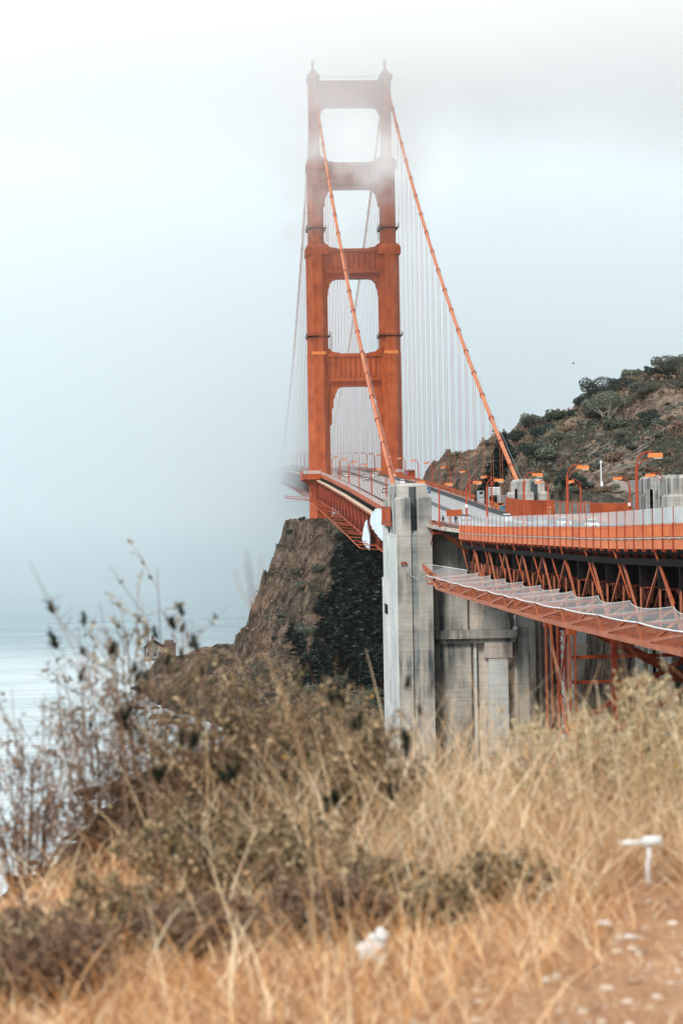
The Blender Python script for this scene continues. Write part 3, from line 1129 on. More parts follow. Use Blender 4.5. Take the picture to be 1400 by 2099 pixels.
pe = pylon('tall grey stained concrete pylon in front of the bridge deck, nearest of the pylons', 33.5, 40.3, 372, 400, 69.4, -2)
m = MB()
m.prism([(400.3, -2), (400.3, 59.5), (373.2, 59.5), (373.2, -2)], 'x', 33.38, 33.9)
pe_w = m.build('pale_side_plate', M['concrete_light'], pe)  # side plate, paler for weathering and for the sunlit side's brightness
m = MB()
m.box(33.2, 33.6, 391, 405, -2, 50)
m.box(33.3, 33.6, 392, 402.5, 50, 60.6)
m.build('side_wall', M['concrete_light'], pe)
m = MB().box(33.1, 33.5, 392, 399, 42.8, 44.8)
m.build('side_opening', M['dark_and_shade'], pe)
m = MB()
m.box(34.2, 35.2, 371.6, 372.02, 53.6, 54.2)
m.build('cable_anchor', M['orange_dk'], pe)
pylon('grey concrete pylon at the foot of the right hand cable, in front of the hill', 61.3, 66.7, 392, 415, 70.0, -2)
pylon('grey concrete pylon cut off by the right edge of the photo behind the street lamps', 61.5, 68.6, 264, 288, 69.3, 20)

# corrugated orange screen bent round the near pylon's east side
wr = thing('corrugated_screen', 'ribbed orange metal screen bent round the left side of the near pylon', 'screen', (31.5, 395, R(395)))
path = [(35.6, 409), (34.0, 407), (33.2, 403), (33.0, 398), (33.0, 391), (33.3, 387), (33.6, 385.5)]
pts = []
for (a, b), (c, d) in zip(path[:-1], path[1:]):
    n = int(math.hypot(c - a, d - b) / .45) + 1
    for i in range(n): pts.append((a + (c - a) * i / n, b + (d - b) * i / n))
m = MB()
for i, (a, b) in enumerate(pts[:-1]):
    c, d = pts[i + 1]
    m.beam((a, b, 61.9), (a, b, 64.7), .1, .1) if i % 2 else None
    m.add([(a, b, 61.9), (c, d, 61.9), (c, d, 64.6), (a, b, 64.6)], [(0, 1, 2, 3)])
m.build('ribbed_panel', M['orange'], wr)
m = MB()
for (a, b), (c, d) in zip(path[:-1], path[1:]):
    m.beam((a, b, 64.75), (c, d, 64.75), .25, .15)
    m.beam((a, b, 61.4), (c, d, 61.4), .3, .9)
m.build('rail_frame', M['orange_dk'], wr)

# the cross wall between the pylon legs, with ledge, opening and stepped block
cw = thing('cross_wall', 'broad stained concrete wall with ledge joining the two pylon legs under the roadway', 'concrete wall', (50, 377, 0))
m = MB()
m.box(40.0, 42.5, 377.2, 383, -2, 58.9)
m.box(44.2, 62.0, 377.2, 383, -2, 58.9)
m.box(42.5, 44.2, 377.2, 383, -2, 40.7)
m.box(42.5, 44.2, 377.2, 383, 42.95, 58.9)
m.build('wall_body', M['concrete_dark'], cw)
MB().box(42.5, 44.2, 381, 383, 40.7, 42.95).build('opening_back', M['dark_and_shade'], cw)
m = MB()
m.box(40.2, 56.9, 374.6, 377.3, 38.9, 40.5)
m.box(40.4, 56.7, 375.4, 377.25, 38.0, 38.9)
m.build('ledge', M['concrete'], cw)
m = MB()
m.box(40.2, 47.5, 376.6, 377.3, 40.4, 58.0)
m.box(40.2, 48.0, 376.3, 377.25, -2, 38.0)
m.build('wall_panel', M['concrete'], cw)
m = MB()
m.box(50.3, 55.6, 374.9, 377.3, 40.5, 42.2)
m.box(50.6, 55.3, 375.1, 377.3, 42.2, 44.3)
m.box(50.9, 54.8, 375.3, 377.3, 44.3, 46.2)
m.box(50.3, 56.4, 374.8, 377.3, 46.2, 48.4)
m.box(50.7, 53.2, 375.2, 377.3, 48.4, 50.2)
m.build('stepped_block', M['concrete'], cw)
MB().box(51.3, 55.1, 375.2, 377.3, -2, 35.0).build('pilaster', M['concrete_light'], cw)
MB().box(50.6, 56.0, 375.0, 377.3, 35.0, 38.0).build('pilaster', M['concrete_dark'], cw)
MB().box(57.2, 60.6, 375.6, 377.3, -2, 44).build('pilaster', M['concrete'], cw)
MB().box(48.6, 49.1, 376.4, 377.3, -2, 38.0).build('pilaster', M['concrete_light'], cw)
m = MB()
for k, z in enumerate((56.0, 53.2, 50.4)):
    m.box(56.8, 62.0, 376.5, 377.25, z - .35, z)
m.build('service_rail', M['orange_dk'], cw)
aw = thing('abutment_wall', 'pale concrete retaining wall seen through the steel legs under the viaduct', 'concrete wall', (75, 350, 15))
MB().box(62.2, 110, 352, 356, 0, 41.5).build('wall_body', M['concrete_light'], aw)
for x in (64, 69, 74, 79, 84):
    MB().box(x, x + 2.6, 350.8, 352.0, 0, 37).build('pilaster', M['concrete'], aw)
MB().box(62.2, 110, 350.4, 352.05, 37.1, 39.2).build('ledge', M['concrete_dark'], aw)
m = MB()
m.tube([(56.6, 374.9, 40.5), (56.6, 374.9, 43.0)], .09, 6)
m.box(56.1, 57.0, 374.6, 375.1, 40.5, 41.0)
m.tube([(56.6, 374.9, 42.6), (56.6, 374.9, 43.3)], .25, 8)
tag(m.build('floodlight', M['white']), 'small white floodlight standing on the concrete wall ledge', 'floodlight')

# ------------------------------------------------------------------ viaduct (right)
VY0, VY1 = 92.0, 368.0
VR = 300.0                      # where the outer railing and the near truss stop, short of the pylon
va = thing('viaduct', 'dark orange steel truss viaduct carrying the road in from the right', 'viaduct', (XE + 13.7, VY0, R(VY0) - 8))
MB().sweep(XE - .2, XE + 3.74, -.4, .02, VY0 - 60, VR).build('walkway_slab', M['concrete_dark'], va)
MB().sweep(XE + 1.9, XE + 3.74, -.4, .02, VR, VY1 + 34).build('walkway_slab', M['concrete_dark'], va)
q_ = MB()
for k in range(14):
    yy = VR + 1 + k * 5
    q_.box(XE + 1.9, XE + 1.98, yy - .05, yy + .05, R(yy), R(yy) + 1.15)
q_.sweep(XE + 1.9, XE + 1.98, 1.08, 1.18, VR, VY1)
q_.sweep(XE + 1.9, XE + 1.98, .55, .62, VR, VY1)
q_.build('pipe_rail', M['orange'], va)
MB().sweep(XW - 3.72, XW + .4, -.4, .02, VY0 - 60, VY1 + 34).build('walkway_slab', M['concrete_dark'], va)
MB().sweep(XE + 1.0, XW - 1.0, -1.5, -.36, VY0 - 60, VR).build('floor_slab', M['dark_and_shade'], va)
MB().sweep(XE + 4.2, XW - 1.0, -1.5, -.36, VR, VY1 + 34).build('floor_slab', M['dark_and_shade'], va)
MB().sweep(XE - .2, XE + .3, -1.45, -.41, VY0, VR).build('edge_beam', M['dark_and_shade'], va)  # shade under the viaduct deck put into the near-black colour
# east railing: posts, picket panels, mesh screens, brackets, lower stringer, pipe
pk = MB()
for i in range(25):
    x = .08 + i * .152
    pk.box(-.02, .02, x - .016, x + .016, .12, 1.02)
pk.box(-.04, .04, 0, 3.81, 1.0, 1.12)
pk.box(-.012, .008, 0, 3.81, .1, 1.02)
pk.box(-.03, .03, 0, 3.81, .06, .13)
pk_me = pk.mesh('rail_panel', M['lit_paint'])
po_me = MB().box(-.09, .09, -.07, .07, -1.05, 1.2).box(-.03, .03, -.03, .03, 1.2, 2.55).mesh('rail_post', M['orange_dk'])
sc_me = MB().box(-.012, .012, .05, 3.76, 1.16, 2.5).mesh('mesh_screen', M['fence_mesh'])
st_me = MB().box(-.03, .06, .35, 3.45, -1.0, -.2).mesh('fascia_panel', M['lit_paint'])
br_me = MB().prism([(-.15, -1.0), (1.1, -.5), (1.1, -1.9), (.3, -1.3), (-.15, -1.2)], 'y', -.07, .07).mesh('bracket', M['orange_dk'])
ft_me = MB().box(-.10, -.02, .9, 1.7, -.16, -.04).mesh('pipe_fitting', M['pipe'])
y = VY0
n = 0
while y < VR - 2:
    z = R(y)
    sl_ = math.atan2(R(y + 3.81) - z, 3.81)
    inst('rail_panel', pk_me, va, (XE - .45, y, z), (sl_, 0, 0))
    inst('rail_post', po_me, va, (XE - .48, y, z))
    inst('mesh_screen', sc_me, va, (XE - .44, y, z), (sl_, 0, 0))
    inst('fascia_panel', st_me, va, (XE - .50, y, z), (sl_, 0, 0))
    inst('bracket', br_me, va, (XE - .45, y, z))
    inst('pipe_fitting', ft_me, va, (XE - .50, y, z), (sl_, 0, 0))
    y += 3.81
    n += 1
MB().sweep(XE - .56, XE - .44, -.10, .0, VY0, VR, 3.81).build('pipe', M['pipe'], va)
MB().sweep(XE - .36, XE + .1, .0, .12, VY0, VR, 3.81).build('curb', M['concrete'], va)
# trusses
for xs_, mt, nm in ((XE + .1, M['truss'], 'near'), (XW, M['shade_paint'], 'far'), (XE + 4.5, M['truss'], 'mid'), (XE + 10, M['shade_paint'], 'mid2'), (XE + 18, M['shade_paint'], 'mid3')):
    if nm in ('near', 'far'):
        MB().sweep(xs_ - .35, xs_ + .35, -2.45, -1.85, VY0, VR if nm == 'near' else VY1).build('top_chord', M['dark_and_shade'], va)
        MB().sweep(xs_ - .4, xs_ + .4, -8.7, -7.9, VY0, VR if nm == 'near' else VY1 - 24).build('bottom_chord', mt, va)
    y = VY0 + 4
    k = 0
    q = MB()
    while y < {'near': VR - 8, 'mid': VR + 18, 'mid2': VY1 - 10}.get(nm, VY1 - 8):
        z0, z1 = R(y) - 7.9, R(y) - 2.3
        y2 = y + 7.62
        if nm == 'near':
            MB().beam((xs_, y, z0), (xs_, y, z1), .14, .2).build('truss_post', mt, va)
            m = MB()
            m.beam((xs_, y, z1 if k % 2 else z0), (xs_, y2, (R(y2) - 7.9) if k % 2 else (R(y2) - 2.3)), .19, .21)
            m.build('truss_diagonal', mt, va)
        else:
            q.beam((xs_, y, z0), (xs_, y, z1), .22)
            q.beam((xs_, y + 3.81, z0), (xs_, y + 3.81, z1), .12)
            q.beam((xs_, y, (z0 + z1) / 2), (xs_, y + 3.81, z1), .14)
            q.beam((xs_, y, z1 if k % 2 else z0), (xs_, y2, (R(y2) - 7.9) if k % 2 else (R(y2) - 2.3)), .26)
            # lacing of the built-up members
            for j in range(7):
                zz = z0 + (z1 - z0) * j / 7
                q.beam((xs_ - .35, y - .5, zz), (xs_ - .35, y + .5, zz + .8), .09)
                q.beam((xs_ - .35, y + .5, zz), (xs_ - .35, y - .5, zz + .8), .09)
        k += 1
        y = y2
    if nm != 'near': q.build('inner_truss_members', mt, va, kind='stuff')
m = MB()
y = VY0 + 4
k = 0
while y < VY1 - 4:
    x0_ = XE if y < VR else XE + 9
    m.beam((x0_, y, R(y) - 3.4), (XW, y, R(y) - 3.4), .5, 2.0)
    m.beam((x0_, y, R(y) - 8.2), (XW, y, R(y) - 8.2), .4, .5)
    if y < VR: m.beam((XE, y, R(y) - 8.2), (XE + 13.7, y, R(y) - 3.6), .35)
    m.beam((XW, y, R(y) - 8.2), (XE + 13.7, y, R(y) - 3.6), .35)
    m.beam((x0_, y, R(y) - 8.2), (XW, y + 7.62, R(y) - 8.2), .3)
    k += 1
    y += 7.62
m.build('floor_frames', M['dark_and_shade'], va)
y = VY0 + 4
while y < VR:
    MB().box(XE + .4, XW - 1, y - .3, y + .3, R(y) - 4.54, R(y) - 4.42).build('beam_flange', M['orange_dk'], va)
    MB().beam((XE + .3, y, R(y) - 1.6), (XE + 3.5, y, R(y) - 4.4), .14, .2).build('knee_brace', M['orange_dk'], va)
    y += 7.62
m = MB()
for x in (XE + 3, XE + 8, XE + 13.7, XE + 19, XE + 24):
    m.sweep(x - .2, x + .2, -2.6, -1.45, VY0, VR if x < XE + 9 else VY1)
m.build('stringers', M['dark_and_shade'], va)

# hanger rods from the railing brackets down to the net edge
NY = [y for y in (114, 129, 144, 159.5, 177, 192, 206, 214, 227, 241, 256, 270, 283, 296)]
ng = thing('safety_net', 'translucent grey safety net on orange booms slung along the viaduct side', 'safety net', (31, 200, 55.5))
for y in NY:
    m = MB().beam((XE - .3, y + 5.5, R(y + 5.5) - .9), (XE + .15, y, R(y) - 5.6), .12, .12)
    m.build('hanger_rod', M['orange'], ng)
# the net itself: sags between booms, scalloped along its inner edge
nv, nf = [], []
NB = 9


def net_pt(y, s, u):
    """s 0 outer..1 inner, u position between two booms 0..1"""
    sag = 4 * u * (1 - u)
    x = 31.0 + (6.45 - .8 * sag) * s
    z = R(y) - 6.35 + .55 * s - sag * (.10 + .35 * math.sin(math.pi * s) + .3 * s)
    return (x, y, z)


NY2 = sorted(NY)
cnt = 0
for a, b in zip(NY2[:-1], NY2[1:]):
    cols = 9
    v = []
    for i in range(cols):
        u = i / (cols - 1)
        yy = a + (b - a) * u
        for j in range(6):
            v.append(net_pt(yy, j / 5, u * .999))
    f = [(i * 6 + j, i * 6 + j + 1, (i + 1) * 6 + j + 1, (i + 1) * 6 + j) for i in range(cols - 1) for j in range(5)]
    q = MB().add(v, f)
    q.build('net_panel', M['net'], ng, smooth=True)
    q = MB()
    for s in (0, 1):
        q.tube([net_pt(a + (b - a) * u, s, u * .999) for u in np.linspace(0, 1, 9)], .065 if s == 0 else .028, 5)
    q.build('edge_cable', M['white'], ng, smooth=True)
# closing panel towards the pylon
yl = NY2[-1]
tip = (31.0, 300.5, 56.0)
q = MB().add([net_pt(yl, 0, 0), net_pt(yl, 1, 0), tip, (36.4, 318, R(318) - 5.9)], [(0, 1, 3, 2)])
q.build('net_panel', M['net'], ng)
q = MB().tube([tip, (33.6, 318, 55.6), (36.4, 318, R(318) - 5.9)], .05, 5)
q.tube([net_pt(yl, 1, 0), (36.4, 318, R(318) - 5.9)], .05, 5)
q.build('edge_cable', M['white'], ng)
q = MB().tube([(34.6, 371.8, 53.9), (34.0, 350, 52.4), (33.4, 330, 52.6), (32.8, 318, 53.6), (31.6, 303, 55.6)], .05, 5)
q.build('edge_cable', M['steelgrey'], ng)
for y in NY2:
    z = R(y)
    m = MB()
    m.beam((37.4, y, z - 6.25), (31.0, y, z - 6.5), .10, .16)
    bm = m.build('boom', M['orange_dk'], ng)
    m = MB()
    m.beam((37.3, y, z - 8.3), (31.3, y, z - 7.7), .22, .3)
    m.beam((31.0, y, z - 6.3), (31.3, y, z - 7.9), .16, .2)
    m.beam((34.2, y, z - 6.2), (32.6, y + 2.4, z - 8.0), .2, .24)
    m.beam((37.3, y, z - 6.1), (34.4, y, z - 8.0), .15, .18)
    m.build('boom_brace', M['truss'], ng)
long_pts = [y for y in NY2 if y < 290]
m = MB()
for a, b in zip(long_pts[:-1], long_pts[1:]):
    for x, d in ((31.2, -7.9), (32.9, -8.2), (34.6, -8.35)):
        m.beam((x, a, R(a) + d), (x, b, R(b) + d), .26, .42)
    m.beam((31.2, a, R(a) - 7.9), (32.9, b, R(b) - 8.2), .16)
    m.beam((31.15, (a + b) / 2, R((a + b) / 2) - 7.2), (31.2, a, R(a) - 6.5), .2, .24)
    m.beam((31.15, (a + b) / 2, R((a + b) / 2) - 7.2), (31.2, b, R(b) - 7.9), .2, .24)
for x, d in ((31.2, -7.9), (32.9, -8.2), (34.6, -8.35)):
    yq = long_pts[-1]
    m.beam((x, yq, R(yq) + d), (31.1, 300.5, 55.75), .24, .34)
m.build('edge_truss', M['truss'], ng)
m = MB().beam((31.05, 300.8, 56.1), (31.2, 291, 55.4), .2, .5)
m.build('boom_tip', M['orange'], ng)

# support bents standing on the slope
def laced(m, x, y, z0, z1, w, bar, mats=None):
    for a in (-1, 1):
        for b in (-1, 1):
            m.beam((x + a * w / 2, y + b * w / 2, z0), (x + a * w / 2, y + b * w / 2, z1), bar, bar)
    n = int((z1 - z0) / (w * 1.1))
    for i in range(n):
        za, zb = z0 + (z1 - z0) * i / n, z0 + (z1 - z0) * (i + 1) / n
        for s in (-1, 1):
            m.beam((x - w / 2, y + s * w / 2, za), (x + w / 2, y + s * w / 2, zb), bar * .5)
            m.beam((x + w / 2, y + s * w / 2, za), (x - w / 2, y + s * w / 2, zb), bar * .5)
            m.beam((x + s * w / 2, y - w / 2, za), (x + s * w / 2, y + w / 2, zb), bar * .5)
            m.beam((x + s * w / 2, y + w / 2, za), (x + s * w / 2, y - w / 2, zb), bar * .5)


for bi, (ya, yb2) in enumerate(((207, 222), (108, 123))):
    bt = thing('support_tower', ('braced orange steel tower leg carrying the viaduct, rising out of the grass' if bi == 0 else
                                 'second braced steel tower under the viaduct close to the right edge'), 'support tower', (XE, ya, gz(XE, ya)))
    zg = min(gz(XE, ya), gz(XE, yb2), 26) - 1
    for x in (XE, XW):
        for y in (ya, yb2):
            m = MB()
            z1 = R(y) - 8.3
            m.box(x - .35, x - .20, y - .55, y + .55, zg, z1)
            m.box(x + .25, x + .40, y - .55, y + .55, zg, z1)
            m.box(x - .5, x + .5, y - .45, y + .45, z1 - 2.2, z1)
            m.build('column', M['orange'], bt)
            m = MB()
            n = 26
            for i in range(n):
                za, zb = zg + (z1 - zg) * i / n, zg + (z1 - zg) * (i + 1) / n
                m.beam((x - .3, y - .5, za), (x - .3, y + .5, zb), .1)
                m.beam((x - .3, y + .5, za), (x - .3, y - .5, zb), .1)
            m.build('lacing', M['orange_dk'], bt, kind='stuff')
    ztop = R(ya) - 8.5
    lv = [ztop, ztop - 15, ztop - 30]
    for x in (XE - .1, XW):
        ym = (ya + yb2) / 2
        for a, b in zip(lv[:-1], lv[1:]):
            m = MB()
            m.beam((x, ya + .5, a), (x, ym, b + 6), .22, .22)
            m.beam((x, yb2 - .5, a), (x, ym, b + 6), .22, .22)
            m.beam((x, ym, b + 6), (x, ya + .5, b), .22, .22)
            m.beam((x, ym, b + 6), (x, yb2 - .5, b), .22, .22)
            m.build('cross_brace', M['orange'], bt)
        q = MB()
        laced(q, x + .3, ym, ztop - 13, ztop, .9, .12)
        q.build('laced_strut', M['orange_dk'], bt)
    # transverse frame to the west columns
    xm = (XE + XW) / 2
    for a, b in zip(lv[:-1], lv[1:]):
        for y in (ya, yb2):
            m = MB()
            m.beam((XE + .4, y, a - .4), (xm, y, (a + b) / 2), .5, .6)
            m.beam((XW - .4, y, a - .4), (xm, y, (a + b) / 2), .5, .6)
            m.beam((XE + .4, y, b), (xm, y, (a + b) / 2), .5, .6)
            m.beam((XW - .4, y, b), (xm, y, (a + b) / 2), .5, .6)
            m.build('cross_brace', M['orange_dk'], bt)
            m = MB().beam((XE + .4, y, b - .8), (XW - .4, y, b - .8), .6, .8)
            m.build('strut', M['orange_dk'], bt)
    for x in (XE + 4.6,):
        m = MB().box(x - .3, x + .3, ya - .2, ya + .3, zg, ztop)
        m.build('column', M['orange_dk'], bt)
        for zz in (ztop - 4.5, ztop - 7.2, ztop - 12):
            MB().beam((XE, ya, zz), (x + 9, ya, zz), .3, .35).build('strut', M['orange_dk'], bt)

# stair and landing beside the pylon
stt = thing('steel_stair', 'orange steel stair with landing going down from the walkway beside the near pylon', 'stair', (42, 368, 56))
m = MB()
m.box(39.7, 42.0, 366, 369, 59.7, 60.0)
m.box(39.7, 42.0, 365.8, 366.0, 59.5, 60.1)
m.build('landing', M['orange'], stt)
for yy in (366.0, 368.4):
    m = MB().beam((41.9, yy, 59.8), (47.6, yy, 55.3), .18, .6)
    m.build('stringer', M['orange'], stt)
for k in range(12):
    t = (k + .5) / 12
    x, z = 41.9 + 5.7 * t, 59.9 - 4.5 * t
    MB().box(x - .2, x + .2, 366.1, 368.3, z - .05, z).build('tread', M['orange_dk'], stt)
for yy in (365.95, 368.5):
    m = MB()
    for x, z in ((39.8, 59.9), (41.0, 59.9), (41.9, 59.9), (43.8, 58.4), (45.7, 56.9), (47.5, 55.5)):
        m.box(x - .05, x + .05, yy - .05, yy + .05, z, z + 1.9)
    for dz in (.9, 1.85):
        m.beam((39.8, yy, 59.9 + dz), (41.9, yy, 59.9 + dz), .09)
        m.beam((41.9, yy, 59.9 + dz), (47.5, yy, 55.5 + dz), .09)
    m.build('handrail', M['orange'], stt)
m = MB()
m.beam((40, 367, 59.6), (40, 371.9, 57.5), .15)
m.beam((46.9, 366.2, 60.6), (46.9, 366.2, 53.5), .3)
m.build('support', M['orange_dk'], stt)
# west side: ribbed orange wall bent around the pylon foot, then post and mesh fence, then ribbed wall
ww = thing('corrugated_wall', 'long ribbed orange wall along the far side of the road below the hill', 'orange wall', (62, 340, R(340)))


def ribwall(path, zb, zt, name='ribbed_panel'):
    m = MB()
    i = 0
    for (a, b), (c, d) in zip(path[:-1], path[1:]):
        L = math.hypot(c - a, d - b)
        n = max(1, int(L / .55))
        for j in range(n):
            p = (a + (c - a) * j / n, b + (d - b) * j / n)
            q = (a + (c - a) * (j + 1) / n, b + (d - b) * (j + 1) / n)
            m.add([(p[0], p[1], zb(p[1])), (q[0], q[1], zb(q[1])), (q[0], q[1], zt(q[1])), (p[0], p[1], zt(p[1]))], [(0, 1, 2, 3)])
            m.beam((p[0] - .06, p[1] - .06, zb(p[1])), (p[0] - .06, p[1] - .06, zt(p[1])), .16, .16)
        m.beam((a, b, zt(b)), (c, d, zt(d)), .2, .16)
    return m.build(name, M['orange'], ww)


ribwall([(61.0, 414), (60.6, 402), (60.5, 392), (61.2, 384), (62.6, 378), (64.4, 374)], lambda y: R(y), lambda y: R(y) + 4.2)
ribwall([(66.6, 346), (66.9, 320), (66.4, 300), (64.5, 286)], lambda y: R(y), lambda y: R(y) + 4.0)
m = MB()
for k in range(7):
    y = 374 - k * 4.6
    m.box(64.6 + k * .3 - .12, 64.6 + k * .3 + .12, y - .12, y + .12, R(y), R(y) + 4.1)
m.beam((64.6, 374, R(374) + 4.1), (66.6, 346, R(346) + 4.1), .15)
m.beam((64.6, 374, R(374) + .1), (66.6, 346, R(346) + .1), .15)
m.build('fence_post', M['orange'], ww)
MB().add([(64.62, 374, R(374)), (66.62, 346, R(346)), (66.62, 346, R(346) + 4), (64.62, 374, R(374) + 4)], [(0, 1, 2, 3)]).build('mesh_screen', M['chain_mesh'], ww)
for (lx, ly, lab, c) in ((63.2, 360, 'low orange highway barrier section behind the fence glass', 'orange'), ):
    m = MB().box(62.4, 63.0, 315, 362, R(340), R(340) + 2.0)
    tag(m.build('traffic_barrier', M['truck_orange']), 'long pale orange traffic barrier in front of the ribbed wall', 'traffic barrier')

# ------------------------------------------------------------------ street lamps
def make_lamp():
    t = thing('street_lamp', 'lamp', 'street lamp', (0, 0, 0))
    m = MB()
    m.tube([(0, 0, 0), (0, 0, .3), (0, 0, .35), (0, 0, 6.9)], [.26, .26, .18, .14], 8)
    p = m.build('pole', M['orange_dk'], t, smooth=True)
    m = MB()
    m.tube([(0, 0, 6.8)] + [(1.25 * (1 - math.cos(a)), 0, 6.9 + 1.35 * math.sin(a)) for a in np.linspace(0, math.pi / 2, 8)] + [(1.6, 0, 8.25)], .085, 6)
    m.tube([(0, 0, 6.3)] + [(.12 + 1.0 * (1 - math.cos(a)), 0, 6.4 + 1.15 * math.sin(a)) for a in np.linspace(0, math.pi / 2, 7)] + [(1.35, 0, 7.55)], .055, 6)
    m.build('arm', M['orange_dk'], t, smooth=True)
    m = MB()
    m.frustum(1.15, 2.55, -.28, .28, 7.72, 1.2, 2.5, -.24, .24, 8.12)
    h = m.build('lantern', M['lantern'], t)
    MB().box(1.75, 2.5, -.2, .2, 7.58, 7.72).build('lens', M['lens'], h)
    return t


lamp0 = make_lamp()
used = [False]


def put_lamp(x, y, flip, label, group, zoff=0):
    t = lamp0 if not used[0] else copy_tree(lamp0)
    used[0] = True
    t.location = (x, y, R(y) + zoff)
    t.rotation_euler = (0, 0, math.pi if flip else 0)
    t['label'] = label
    t['group'] = group


ORD = ['first', 'second', 'third', 'fourth', 'fifth', 'sixth', 'seventh', 'eighth', 'ninth', 'tenth', 'eleventh', 'twelfth', 'thirteenth', 'fourteenth', 'fifteenth', 'sixteenth', 'seventeenth', 'eighteenth']
for i, y in enumerate((147, 184.1, 221.6, 253.9, 289.8, 314.4, 354.3)):
    if i == 0: continue
    put_lamp(39.8, y, False, 'tall orange street lamp behind the near viaduct railing, %s from the right edge' % ORD[i - 1], 'street lamps of the near walkway')
for i, y in enumerate([468.3, 514.7, 561.1, 606.2, 653.6, 699.8, 746, 792, 838, 884, 930, 976, 1022, 1068, 1114]):
    put_lamp(39.8, y, False, 'orange street lamp on the left edge of the bridge road, %s beyond the near pylon' % ORD[i], 'street lamps of the near walkway')
for i, y in enumerate([270.6, 293.3, 333.8, 367.6]):
    put_lamp(62.3, y, True, 'orange street lamp across the road below the hill, %s from the right edge' % ORD[i], 'street lamps of the far walkway')
for i, y in enumerate([442.9, 482.1, 523.2, 568, 608.8, 652.5, 697, 740, 783.3, 825.2, 872, 915, 960, 1005, 1050]):
    put_lamp(62.0, y, True, 'orange street lamp on the right edge of the bridge road, %s beyond the far pylon' % ORD[i], 'street lamps of the far walkway')

# ------------------------------------------------------------------ vehicles
def loft(m, st):
    """st: list of (y, half width, z low, z high)"""
    b = len(m.v)
    for y, hw, z0, z1 in st:
        c = min(.12, (z1 - z0) * .3)
        ring = [(-hw + c, z0), (hw - c, z0), (hw, z0 + c), (hw, z1 - c), (hw - c * 1.3, z1), (-hw + c * 1.3, z1), (-hw, z1 - c), (-hw, z0 + c)]
        m.v += [(x, y, z) for x, z in ring]
    for i in range(len(st) - 1):
        for k in range(8):
            a, e = b + i * 8 + k, b + i * 8 + (k + 1) % 8
            m.f.append((a, e, e + 8, a + 8))
    m.f.append(tuple(b + k for k in range(8)))
    m.f.append(tuple(b + (len(st) - 1) * 8 + k for k in range(8))[::-1])
    return m


def make_car():
    t = thing('car', 'car', 'car', (0, 0, 0))
    m = loft(MB(), [(-2.25, .72, .38, .70), (-2.12, .86, .28, .84), (-1.3, .90, .24, .93), (.9, .91, .24, .97), (1.9, .88, .26, .98), (2.18, .76, .36, .86)])
    b = m.build('body', M['car_white'], t)
    g = loft(MB(), [(-1.15, .76, .90, .95), (-.45, .68, .92, 1.40), (1.0, .68, .92, 1.42), (1.85, .78, .92, 1.02)]).build('cabin_glass', M['glass'], t)
    loft(MB(), [(-.55, .60, 1.36, 1.42), (-.3, .66, 1.385, 1.46), (.9, .66, 1.395, 1.47), (1.15, .58, 1.34, 1.40)]).build('roof', M['car_white'], t)
    for sx in (-1, 1):
        for sy in (-1.38, 1.38):
            w = MB().tube([(sx * .72, sy, .33), (sx * .93, sy, .33)], .33, 12).build('wheel', M['tyre'], t)
            MB().tube([(sx * .90, sy, .33), (sx * .945, sy, .33)], .19, 8).build('rim', M['steelgrey'], w)
        MB().box(sx * .68 - .16, sx * .68 + .16, -2.27, -2.18, .58, .74).build('headlight', M['lens'], t)
        MB().box(sx * .66 - .14, sx * .66 + .14, 2.12, 2.21, .66, .82).build('tail_light', M['red'], t)
        MB().box(sx * 1.0 - .08, sx * 1.0 + .08, -.72, -.58, .92, 1.05).build('mirror', M['dark_and_shade'], t)
    MB().box(-.5, .5, -2.285, -2.2, .40, .55).build('grille', M['dark_and_shade'], b)
    MB().box(-.26, .26, 2.17, 2.215, .48, .6).build('number_plate', M['white'], b)
    return t


car0 = make_car()
cu = [False]


def put_car(x, y, mat, label, away=False, s=(1, 1, 1)):
    t = car0 if not cu[0] else copy_tree(car0)
    cu[0] = True
    t.location = (x, y, R(y) + .01)
    t.rotation_euler = (math.atan2(R(y + 3) - R(y - 3), 6) * (-1 if away else 1), 0, math.pi if away else 0)
    t.scale = s
    t['label'] = label
    t['group'] = 'cars driving on the bridge road'
    for c in t.children:
        if c.name.split('.')[0] in ('body', 'roof'):
            c.material_slots[0].link = 'OBJECT'
            c.material_slots[0].material = M[mat]


for c in ((46.7, 767, 'car_dark', 'small dark hatchback driving beside the tower leg on the left lane'),
          (46.9, 727, 'car_white', 'white car just in front of the tower on the left lane'),
          (49.9, 672, 'car_silver', 'silver car in the left carriageway halfway between tower and pylon'),
          (59.0, 878, 'car_silver', 'silver car seen beyond the tower in the right lane'),
          (56.2, 930, 'car_dark', 'distant dark car fading beyond the tower'),
          (46.7, 850, 'car_white', 'distant white car beyond the tower in the left lane'),
          (55.9, 719, 'car_white', 'white car right of the median near the tower', (1, 1, 1.1), True),
          (59.2, 742, 'car_silver', 'pale silver van beside the right tower leg', (1.05, 1.1, 1.35), True),
          (46.7, 553, 'car_silver', 'silver car by the left walkway nearly hidden by the orange cable'),
          (58.4, 627, 'car_white', 'white car whose roof shows just above the near pylon', (1, 1, 1), True),
          (57.9, 546, 'car_blue', 'bright blue car right of the near pylon top', (1, 1, 1.15), True),
          (55.4, 376, 'car_white', 'white estate car behind the glassy fence, seen from behind', (1.05, 1, 1.2), True),
          (58.0, 351, 'car_silver', 'pale silver car behind the fence right of the white estate', (1, 1, 1), True),
          (58.6, 330, 'car_white', 'large white car behind the fence below the ribbed wall', (1.1, 1, 1.25), False),
          (58.8, 306, 'car_white', 'white car behind the fence furthest right on the viaduct', (1, 1, 1.15), False),
          (49.9, 396, 'car_silver', 'grey car behind the fence nearest the orange sign board', (1, 1, 1), False)):
    put_car(c[0], c[1], c[2], c[3], c[5] if len(c) > 5 else False, c[4] if len(c) > 4 else (1, 1, 1))


